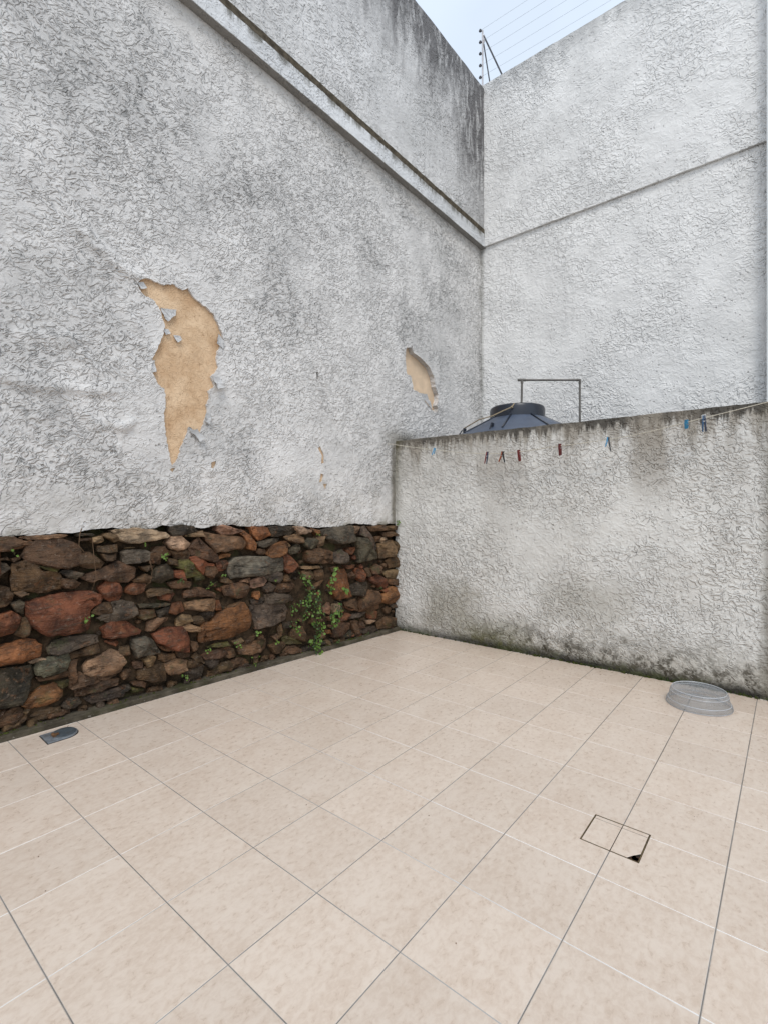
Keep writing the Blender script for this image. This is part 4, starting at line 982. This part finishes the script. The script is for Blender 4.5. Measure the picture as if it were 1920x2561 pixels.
g = G('clear_plastic'); n = g.noise(None, 9, 4, .65)
pb = g.node('ShaderNodeBsdfPrincipled'); pb.inputs['Base Color'].default_value = (.40, .41, .42, 1); g.put(pb.inputs['Roughness'], g.add(.16, g.mul(n, .22))); pb.inputs['Specular IOR Level'].default_value = .5
tr = g.node('ShaderNodeBsdfTransparent'); tr.inputs[0].default_value = (.86, .88, .90, 1); tl = g.node('ShaderNodeBsdfTranslucent'); tl.inputs[0].default_value = (.62, .66, .70, 1)
m1 = g.node('ShaderNodeMixShader'); m1.inputs[0].default_value = .25; g.t.links.new(pb.outputs[0], m1.inputs[1]); g.t.links.new(tl.outputs[0], m1.inputs[2])
m2 = g.node('ShaderNodeMixShader'); g.put(m2.inputs[0], g.step(n, .25, .75, .72, .56)); g.t.links.new(m1.outputs[0], m2.inputs[1]); g.t.links.new(tr.outputs[0], m2.inputs[2]); g.t.links.new(m2.outputs[0], g.out.inputs[0])
M['clear'] = g.m
M['glint_bead'] = simple('edge_glint_plastic', (.46, .47, .48), .22, .6, .06, 10)
pc = tag(empty('plastic_cover', (2.702, -.767, .0005), R(10)), 'round cloudy clear plastic cake cover with flared rim lying on the tiles', 'plastic cover'); pc.scale = (.95, .95, .97)
b = MB(); b.lathe([(.196, .0), (.199, .004), (.197, .026), (.191, .033), (.186, .035)], (0, 0, 0), 64, False); b.build('rim', M['clear'], pc, True, 60)
b = MB(); b.lathe([(.1855, .0345), (.183, .042), (.178, .078), (.1765, .083), (.174, .085), (.171, .097), (.166, .104), (.160, .104)], (0, 0, 0), 64, False); b.build('side', M['clear'], pc, True, 60)
b = MB(); b.lathe([(.1595, .1035), (.154, .094), (.130, .088), (.09, .089), (.045, .086), (.03, .080)], (0, 0, 0), 64); b.build('top', M['clear'], pc, True, 60)

for nm, rr, zz, th in (('rim_glint_bead', .197, .004, .0026), ('rim_glint_bead', .1885, .0345, .0026), ('shoulder_glint_bead', .1745, .0845, .0020), ('top_glint_bead', .163, .105, .0028)):
    b = MB(); P = [(rr * math.cos(2 * math.pi * q / 56), rr * math.sin(2 * math.pi * q / 56), zz) for q in range(57)]; b.tube(P, th, 6, False); b.build(nm, M['glint_bead'], pc, True, 80)  # pale tubes added as bright lines, standing in for highlights on the edges

# ================================================================== water tank behind the low wall
M['tank'] = simple('tank_plastic', (.060, .078, .115), .34, .5, .10, 6, .05)
M['tankdark'] = simple('tank_lid_plastic', (.012, .016, .026), .30, .5, .10, 8, .05)
M['rope'] = simple('rope', (.30, .24, .16), .95, .1, .3, 120, .6)
tk = tag(empty('water_tank', (3.955, 1.075, 0)), 'dark blue plastic water tank with a round black lid, behind the low wall', 'water tank')
b = MB(); b.lathe([(.62, .0), (.66, .04), (.655, .45), (.672, .47), (.672, .53), (.660, .55), (.668, 1.0), (.685, 1.02), (.685, 1.08), (.672, 1.10), (.680, 1.7), (.70, 1.72), (.70, 1.90), (.715, 1.94), (.715, 1.99), (.70, 2.05), (.665, 2.078), (.285, 2.272), (.262, 2.30), (.262, 2.33)], (0, 0, 0), 64, True); b.build('body', M['tank'], tk, True, 35)
b = MB(); b.lathe([(.286, 2.250), (.292, 2.252), (.292, 2.362), (.284, 2.385), (.268, 2.396), (.255, 2.394), (.10, 2.410)], (0, 0, 0), 56); b.build('lid', M['tankdark'], tk, True, 35)
for q in (192, 233, 287, 330, 15, 60, 105, 150):
    t = R(q); c_, s_ = math.cos(t), math.sin(t)
    b = MB(); b.tube([(c_ * .288, s_ * .288, 2.276), (c_ * .47, s_ * .47, 2.181), (c_ * .655, s_ * .655, 2.088)], .010, 6); b.build('rib', M['tankdark'], tk, True)
for q in (140, 181):
    t = R(q); b = MB(); c_, s_ = math.cos(t), math.sin(t); b.box((c_ * .60, s_ * .60, 2.125), (.035, .02, .05)); b.tube([(c_ * .60, s_ * .60, 2.145), (c_ * .63, s_ * .63, 2.130), (c_ * .66, s_ * .66, 2.08)], .007, 6); b.build('lid_clip', M['tankdark'], tk, True)
rp = MB(); P = []
cu = Vector((-.777, -.629)); ri_ = Vector((.629, -.777))           # towards the camera and to its right, in plan
for a, d, z in ((.06, .02, 2.418), (-.02, .17, 2.410), (-.10, .262, 2.385), (-.13, .285, 2.345), (-.22, .30, 2.305), (-.34, .33, 2.245), (-.47, .28, 2.215), (-.60, .10, 2.150)):
    p = ri_ * a + cu * d; P.append((p.x, p.y, z))
rp.tube(P, .0065, 7)
for k in (3,): rp.tube([Vector(P[k]) + Vector((0, 0, -.012)), Vector(P[k]), Vector(P[k]) + Vector((0, 0, .012))], [.008, .016, .008], 7)
o = rp.build('tie_rope', M['rope'], None, True); o.location = tk.location; tag(o, 'pale rope tied across the black lid of the water tank', 'rope')
M['pipe'] = simple('grey_pipe', (.135, .125, .11), .5, .4, .15, 12, .05)
vp = tag(empty('vent_pipe', (3.955, 1.075, 0)), 'thin grey pipe arch rising from the water tank and bending over to the right', 'pipe')
A0 = Vector((0.0, -.055, 0)); A1 = A0 + Vector((.634, -.773, 0)) * .627; dA = Vector((.634, -.773, 0)); zt = Vector((0, 0, 2.688))
b = MB(); b.tube([A0 + Vector((.01, .01, 2.40)), A0 + zt - Vector((0, 0, .02))], .0115, 10); b.build('riser', M['pipe'], vp, True)
b = MB(); b.tube([A0 + zt + dA * .012, A1 + zt - dA * .012], .0110, 10); b.build('crossbar', M['pipe'], vp, True)
b = MB(); b.tube([A1 + zt - Vector((0, 0, .012)), A1 + Vector((.004, .0, 2.0))], .0115, 10); b.build('riser', M['pipe'], vp, True)
b = MB(); b.tube([A0 + zt - dA * .045, A0 + zt + dA * .04], .0155, 10); b.tube([A0 + zt, A0 + zt - Vector((0, 0, .035))], .0155, 10); b.build('elbow', M['pipe'], vp, True)
b = MB(); b.tube([A1 + zt - dA * .035, A1 + zt, A1 + zt - Vector((0, 0, .036))], .0155, 10); b.build('elbow', M['pipe'], vp, True)

# ================================================================== clothes line and pegs
CORD = [(-.10, 1.992), (.04, 1.972), (.30, 1.920), (.539, 1.879), (.82, 1.832), (1.129, 1.797), (1.30, 1.789), (1.444, 1.792), (1.62, 1.803), (1.8, 1.817), (2.0, 1.826), (2.178, 1.837), (2.34, 1.852), (2.485, 1.874), (2.708, 1.915), (2.81, 1.934), (3.0, 1.968), (3.17, 2.000), (3.7, 2.095), (4.3, 2.20)]
M['cord'] = simple('pale_cord', (.50, .46, .38), .9, .2, .2, 90)
b = MB(); b.tube([wf(x, -.12, z) for x, z in CORD], .0030, 7)
tag(b.build('clothes_line', M['cord'], None, True), 'pale sagging cord strung in front of the low wall with clothes pegs on it', 'clothes line')
def cord_z(x):
    for i in range(len(CORD) - 1):
        if CORD[i][0] <= x <= CORD[i + 1][0]: t = (x - CORD[i][0]) / (CORD[i + 1][0] - CORD[i][0]); return CORD[i][1] + (CORD[i + 1][1] - CORD[i][1]) * t
PC = {'red': (.14, .016, .014), 'darkred': (.10, .014, .013), 'orange': (.26, .065, .022), 'navy': (.012, .020, .050), 'black': (.014, .015, .018), 'sky': (.06, .24, .42), 'blue': (.025, .17, .30), 'deep': (.015, .06, .13), 'white': (.72, .72, .70), 'tan': (.40, .20, .07)}
for k in PC: PC[k] = simple('peg_' + k, PC[k], .42, .5, .1, 40)
M['spring'] = simple('peg_spring', (.35, .34, .33), .35, .5, .1, 30, 0, .9)
def peg(x, la, ma, lb, mb, open_, lean, yaw, length, label, cap=None):
    """two tapered prongs gripped by a spring; the jaws bite the cord"""
    t = tag(empty('clothes_peg', wf(x, -.12, cord_z(x) + .004), WA), label, 'clothes peg', 'clothes pegs on the line'); t.rotation_euler = (0, R(lean), WA + R(yaw))
    for s_, m_, L in ((-1, ma, la), (1, mb, lb)):
        L = L * length * 1.06; b = MB(); prof = [(.014, .0045), (.0, .0048), (-L * .30, .0058), (-L * .48, .0050), (-L, .0026)]
        V = []
        for z, w in prof:
            V += [(s_ * .0008, -.0085, z), (s_ * (w * 1.7 + .002), -.0085, z), (s_ * (w * 1.7 + .002), 0.0085, z), (s_ * .0008, 0.0085, z)]
        Fq = [(0, 1, 2, 3)] + [(16, 19, 18, 17)]
        for q in range(4):
            for e_ in range(4): Fq.append((q * 4 + e_, q * 4 + (e_ + 1) % 4, q * 4 + 4 + (e_ + 1) % 4, q * 4 + 4 + e_))
        sh = [(v[0] + s_ * max(0, (-v[2] - .02)) * math.tan(R(open_)), v[1], v[2]) for v in V]
        b.add(sh, Fq); pr = b.build('prong', PC[m_], t)
        if cap and s_ == 1:
            c2 = MB(); c2.box((0, 0, .004), (.024, .0145, .028)); c2.build('jaw_cap', PC[cap], t)
    b = MB(); b.tube([(0, -.009, -length * .30), (0, .009, -length * .30)], .0052, 8); b.tube([(-.011, -.008, -length * .30 + .004), (0, -.0085, -length * .30), (.011, -.008, -length * .30 + .004)], .0013, 5); b.build('spring', M['spring'], t, True)
peg(1.143, 1, 'red', 1, 'navy', 4, 9, 15, .092, 'peg with one red and one navy prong, nearest the left end of the peg cluster')
peg(1.293, .95, 'orange', 1, 'black', 22, 6, 0, .080, 'wide open peg with an orange and a black prong spread like an A')
peg(1.444, 1, 'red', .97, 'red', 1, -12, 78, .082, 'slim red peg leaning sideways, beside the wide open orange and black one')
peg(1.803, 1, 'darkred', .97, 'darkred', 2, -4, 70, .080, 'lone dark red peg in the middle of the line')
peg(2.180, .62, 'sky', 1, 'black', 16, 4, 10, .092, 'peg with a light blue prong and a black prong')
peg(2.708, .70, 'blue', .66, 'blue', 2, 0, 60, .068, 'short plain blue peg next to the navy peg with a white top')
peg(2.812, 1, 'deep', 1, 'navy', 4, -2, 20, .095, 'navy peg with a white top, nearest the right end of the line', 'white')
peg(.575, .9, 'sky', .7, 'blue', 9, 14, 30, .062, 'small light blue peg alone at the left end of the line')

# ================================================================== electric fence over the far wall
M['white'] = simple('galvanised_white', (.52, .50, .51), .5, .4, .1, 20)
M['darkmetal'] = simple('dark_metal', (.055, .055, .060), .55, .4, .2, 30)
M['insul'] = simple('insulator_plastic', (.035, .030, .036), .4, .5, .1, 30)
M['wire'] = simple('wire', (.42, .45, .50), .45, .4, .05, 10, 0, .4)
PX, PY, PB, PT = 4.87, 1.985, 6.89, 7.745
fp = tag(empty('electric_fence_post', (PX, PY, PB)), 'thin pale electric fence post with dark insulators on top of the far wall', 'fence post')
b = MB(); b.tube([(0, 0, -.02), (0, 0, PT - PB)], .0125, 8); b.box((.004, -.016, PT - PB - .12), (.006, .03, .10)); b.build('pole', M['white'], fp, True)
INS = [.055, .215, .375, .535, .69, .845]
for q, z in enumerate(INS):
    b = MB(); b.tube([(-.010, .010, z), (-.026, .020, z)], .008, 8); b.tube([(-.022, .030, z), (-.034, .012, z)], [.017, .017], 9); b.build('insulator', M['insul'], fp, True)
b = MB(); b.tube([(.008, -.014, .78), (.02, -.32, .005)], .0105, 7); b.build('brace', M['darkmetal'], fp, True)
b = MB(); b.tube([(.012, -.010, .68), (.10, -.085, .005)], .0085, 7); b.build('brace', M['darkmetal'], fp, True)
for q, z in enumerate(INS):
    b = MB(); P = []
    for k in range(13):
        t = k / 12; P.append((PX - .028, PY + .02 - 5.0 * t, PB + z - .035 * 4 * t * (1 - t)))
    b.tube(P, .0013, 5); o = b.build('fence_wire', M['wire'], None, True)
    nm = ['lowest', 'second lowest', 'third from below', 'third from above', 'second highest', 'topmost'][q]
    tag(o, nm + ' of six thin electric wires above the far wall', 'wire', 'electric wires over the far wall')

# ================================================================== plants, moss, twigs, crumbs
def leafmat(name, c, c2):
    g = G(name); n = g.noise(None, 60, 2); oi_ = g.noise(None, 7, 2)
    col = g.mix(g.step(g.add(g.mul(n, .4), g.mul(oi_, .6)), .35, .65), c, c2)
    p = g.node('ShaderNodeBsdfPrincipled'); g.put(p.inputs['Base Color'], col); p.inputs['Roughness'].default_value = .5
    t = g.node('ShaderNodeBsdfTranslucent'); g.put(t.inputs[0], col); mx = g.node('ShaderNodeMixShader'); mx.inputs[0].default_value = .3
    g.t.links.new(p.outputs[0], mx.inputs[1]); g.t.links.new(t.outputs[0], mx.inputs[2]); g.t.links.new(mx.outputs[0], g.out.inputs[0]); return g.m
M['leaf'] = leafmat('leaf', (.070, .140, .018), (.175, .290, .042)); M['leafdark'] = leafmat('dark_leaf', (.026, .055, .012), (.062, .115, .022))
M['stem'] = simple('stem', (.07, .075, .03), .8, .2, .2, 40); M['twig'] = simple('dry_twig', (.12, .075, .045), .9, .1, .3, 60)
M['moss'] = simple('moss', (.040, .046, .010), .95, .1, .5, 60, .8)
def leaf(b, p, size, r, out=(0, -1, 0), asp=.8):
    d = Vector((r.uniform(-1, 1), r.uniform(-.9, .1), r.uniform(-.6, .9))).normalized()
    nrm = (Vector(out) + Vector((r.uniform(-.8, .8), r.uniform(-.3, .3), r.uniform(-.1, 1.0)))).normalized()
    s_ = d.cross(nrm).normalized(); d = nrm.cross(s_).normalized(); w = size * asp * .5
    P = [Vector(p), Vector(p) + d * size * .30 + s_ * w * .85, Vector(p) + d * size * .62 + s_ * w, Vector(p) + d * size - nrm * size * .12, Vector(p) + d * size * .62 - s_ * w, Vector(p) + d * size * .30 - s_ * w * .85, Vector(p) + d * size * .5 - nrm * size * .10]
    b.add(P, [(0, 1, 6), (1, 2, 6), (2, 3, 6), (3, 4, 6), (4, 5, 6), (5, 0, 6)])
def sprig(name, x, z, label, n=14, spread=.05, size=.017, seed=0, mat='leaf', cat='weed', group='weeds in the stone footing', y=-.075, stems=4, down=0.0):
    r = random.Random(seed); root = tag(empty(name, lf(x, y, z), LA), label, cat, group)
    st = MB(); lv = MB()
    for q in range(stems):
        e_ = Vector((r.uniform(-1, 1) * spread, r.uniform(-.035, -.004), (r.uniform(-.7, .9) - down) * spread)); mid = e_ * .5 + Vector((0, -.012, .010))
        P = [Vector((0, .02, 0)), mid, e_]; st.tube(P, .0013, 5, False)
        for k in range(max(1, int(n * .7) // stems)):
            t = r.uniform(.25, 1.0); a = P[0].lerp(P[1], t * 2) if t < .5 else P[1].lerp(P[2], t * 2 - 1)
            leaf(lv, a + Vector((r.uniform(-.006, .006), r.uniform(-.008, .002), r.uniform(-.006, .006))), size * r.uniform(.5, 1.05), r)
    st.build('stem', M['stem'], root); l_ = lv.build('leaves', M[mat], root); l_['kind'] = 'stuff'
    return root
def creeper(segs, label, seed):
    r = random.Random(seed); x0, z0 = segs[0][0][0]; root = tag(empty('creeping_plant', lf(x0, -.065, z0), LA), label, 'plant')
    lv = MB(); dk = MB()
    for path, n, sp, size in segs:
        st = MB(); P = [Vector((x - x0, -.02 - .012 * math.sin(i * 2.1), z - z0)) for i, (x, z) in enumerate(path)]; st.tube(P, .0016, 5, False); st.build('stem', M['stem'], root)
        for k in range(int(n * 1.9)):
            i = r.randrange(len(P) - 1); a = P[i].lerp(P[i + 1], r.random()); br = r.random() < .42; leaf(lv if br else dk, a + Vector((r.gauss(0, sp), r.uniform(-.045, -.012) if br else r.uniform(-.03, .0), r.gauss(0, sp))), size * r.uniform(.6, 1.45) * (1.3 if br else 1.0), r)
    l_ = lv.build('leaves', M['leaf'], root); l_['kind'] = 'stuff'; l_ = dk.build('shaded_leaves', M['leafdark'], root); l_['kind'] = 'stuff'  # darker inner leaves have the shade inside the creeper put into their colour
creeper([([(-1.36, .76), (-1.33, .69), (-1.26, .65), (-1.24, .59), (-1.27, .50), (-1.28, .43)], 34, .022, .019),
         ([(-1.24, .59), (-1.18, .51), (-1.16, .41), (-1.21, .36)], 30, .026, .016), ([(-1.28, .50), (-1.36, .48), (-1.44, .46), (-1.44, .40)], 24, .022, .016),
         ([(-1.27, .43), (-1.32, .35), (-1.42, .33), (-1.38, .22)], 20, .024, .016), ([(-1.16, .41), (-1.13, .38), (-1.16, .30)], 14, .022, .016),
         ([(-1.16, .30), (-1.13, .20), (-1.17, .14), (-1.23, .08), (-1.12, .045)], 44, .028, .021)],
        'leafy green creeper with many small leaves climbing the middle of the stone footing', 21)
creeper([([(-.93, .76), (-.955, .70), (-.985, .65)], 7, .010, .024), ([(-.985, .65), (-1.03, .585), (-.99, .54)], 10, .014, .022), ([(-.84, .545), (-.84, .515)], 4, .008, .028),
         ([(-.89, .40), (-.93, .34), (-.98, .28), (-.95, .20)], 34, .022, .019), ([(-.98, .28), (-.94, .25), (-.90, .27)], 9, .012, .018)],
        'sparser green creeper with yellowish leaves trailing over the orange slab stone near the corner', 22)
sprig('weed', -3.357, 1.045, 'single round bright green leaf in a gap below the top left stone', 4, .014, .020, 1, stems=2)
sprig('weed', -2.985, .605, 'small green tuft growing against the big rust red stone', 12, .030, .020, 3)
sprig('weed', -2.505, .965, 'bright green weed hanging beside the pale broken stone', 24, .04, .020, 4, down=.1)
sprig('weed', -2.070, .775, 'green weed left of the long grey stone', 16, .036, .022, 5)
sprig('weed', -2.41, .785, 'low mossy green tuft on the flat stone mid wall', 14, .05, .016, 6, 'leafdark')
sprig('weed', -2.636, 1.050, 'tiny curled green weed under the long pale topped stone', 6, .016, .016, 7, stems=2)
sprig('weed', -2.18, .715, 'flat yellow green moss tuft on the ledge above the purplish stone', 16, .055, .016, 8, down=-.2)
sprig('weed', -1.60, .706, 'small green weed under the right end of the long grey stone', 9, .024, .018, 9)
sprig('weed', -1.150, 1.050, 'pale yellow green leaf clump near the top course', 9, .020, .024, 10)
sprig('weed', -.010, 1.128, 'green grassy tuft in the top corner where the footing meets the low wall', 26, .05, .022, 11, y=-.05)
sprig('weed', -.33, .48, 'dark green tuft between the red stones near the corner', 14, .04, .018, 12, 'leafdark')
sprig('weed', -2.20, .245, 'thin bright green sprout above the kerb beside the reddish stones', 12, .04, .022, 13)
sprig('weed', -2.355, .085, 'green sprig on the kerb under a hollow between stones', 16, .036, .018, 14, down=-.4)
sprig('weed', -1.775, .295, 'round leaved weed below the big orange stone', 7, .02, .026, 15, stems=2)
sprig('weed', -1.585, .185, 'lime green leaf pair above the brown stones near the kerb', 8, .024, .026, 16, stems=2)
sprig('weed', -1.955, .235, 'green wisp under the left end of the big orange stone', 14, .04, .018, 17)
sprig('weed', -.905, .045, 'dark green tuft on the kerb near the right end', 16, .04, .022, 18, 'leafdark', down=-.5)
sprig('weed', -.53, .045, 'small dark green tuft on the kerb closest to the low wall', 8, .03, .018, 19, 'leafdark', down=-.5)
sprig('weed', -1.79, .062, 'yellow green tuft on the kerb below the leaf pair', 14, .05, .016, 20, down=-.5)
def twig(pts, r0, label):
    b = MB(); n = len(pts); b.tube([lf(*p) for p in pts], [r0 * (1 - .6 * i / (n - 1)) for i in range(n)], 5); tag(b.build('dry_twig', M['twig'], None, True), label, 'twig', 'dry twigs on the footing')
twig([(-3.005, -.03, 1.175), (-3.022, -.05, 1.14), (-3.028, -.055, 1.07), (-3.0, -.06, 1.03)], .0035, 'dark bent twig hanging from the plaster edge over the big brown stone')
twig([(-2.945, -.03, 1.10), (-2.945, -.065, .98), (-2.935, -.07, .86), (-2.96, -.06, .78)], .0022, 'long thin dry root hanging down over the stones left of the middle')
twig([(-2.60, -.05, .95), (-2.585, -.06, .88), (-2.60, -.065, .80), (-2.70, -.06, .73)], .0025, 'dry forked root beside the brown stone under the pale topped stone')
# moss cushions along the kerb and at the foot of the low wall
ms = MB(); r = random.Random(77)
def cushion(p, s_):
    a0 = r.uniform(0, 6.28); m = 6; P = [Vector(p) + Vector((math.cos(a0 + 6.283 * q / m) * s_ * r.uniform(.7, 1.3), math.sin(a0 + 6.283 * q / m) * s_ * r.uniform(.7, 1.3), -.002)) for q in range(m)]
    P += [Vector(p) + (q - Vector(p)) * .6 + Vector((0, 0, s_ * r.uniform(.3, .7))) for q in P[:m]] + [Vector(p) + Vector((0, 0, s_ * r.uniform(.5, .9)))]
    ms.add(P, [(q, (q + 1) % m, m + (q + 1) % m, m + q) for q in range(m)] + [(m + q, m + (q + 1) % m, 2 * m) for q in range(m)])
for q in range(300):
    x = r.uniform(-3.5, -.02)
    if nz(x * 2.2, 61) < r.uniform(-.35, .35): continue
    cushion(lf(x, -.055 + abs(r.gauss(0, .02)), .033), r.uniform(.004, .012))
for q in range(420):
    x = r.uniform(.02, 3.6)
    if nz(x * 2.0, 66) + .12 * (x > 1.5) < r.uniform(-.4, .3): continue
    cushion(wf(x, -.004 - abs(r.gauss(0, .006)), .0 + abs(r.gauss(0, .006))), r.uniform(.004, .011))
mo_ = ms.build('moss', M['moss'], None, True, 60); mo_['kind'] = 'stuff'
# grassy dark tufts at the foot of the low wall
gt = MB(); r = random.Random(31)
for (x0, n) in ((.10, 26), (.33, 14), (2.05, 20), (2.6, 26), (2.95, 24), (3.2, 20), (1.2, 12)):
    for q in range(n):
        p = wf(x0 + r.gauss(0, .06), -.006, 0); L = r.uniform(.02, .055); d = Vector((r.uniform(-.5, .2) - .2, r.uniform(-.5, .5), 1)).normalized() * L
        w = Vector((.0, .0018, 0)); gt.add([p - w, p + w, p + d * .55 + w * .8, p + d * .55 - w * .8, p + d + Vector((-.3 * L, 0, -.1 * L))], [(0, 1, 2, 3), (3, 2, 4)])
g_ = gt.build('grass', M['leafdark'], None); g_['kind'] = 'stuff'
# crumbs of dirt and dry leaf bits on the tiles
cr = MB(); r = random.Random(12)
for q in range(170):
    if r.random() < .55:
        x = r.uniform(.05, 3.4); p = wf(x, -abs(r.gauss(.02, .09)) - .01, .0007)
    elif r.random() < .5: p = lf(r.uniform(-3.3, -.1), -.085 - abs(r.gauss(0, .05)), .0007)
    else: p = Vector((r.uniform(-.6, 2.9), r.uniform(-1.2, 1.8), .0007))
    s_ = r.uniform(.0008, .0024); a = r.uniform(0, 3)
    cr.box(p + Vector((0, 0, s_ * .3)), (s_ * 2.2, s_ * 1.2, s_ * .6), Matrix.Rotation(a, 3, 'Z'), .6)
c_ = cr.build('dirt_crumbs', M['rust'], None); c_['kind'] = 'stuff'
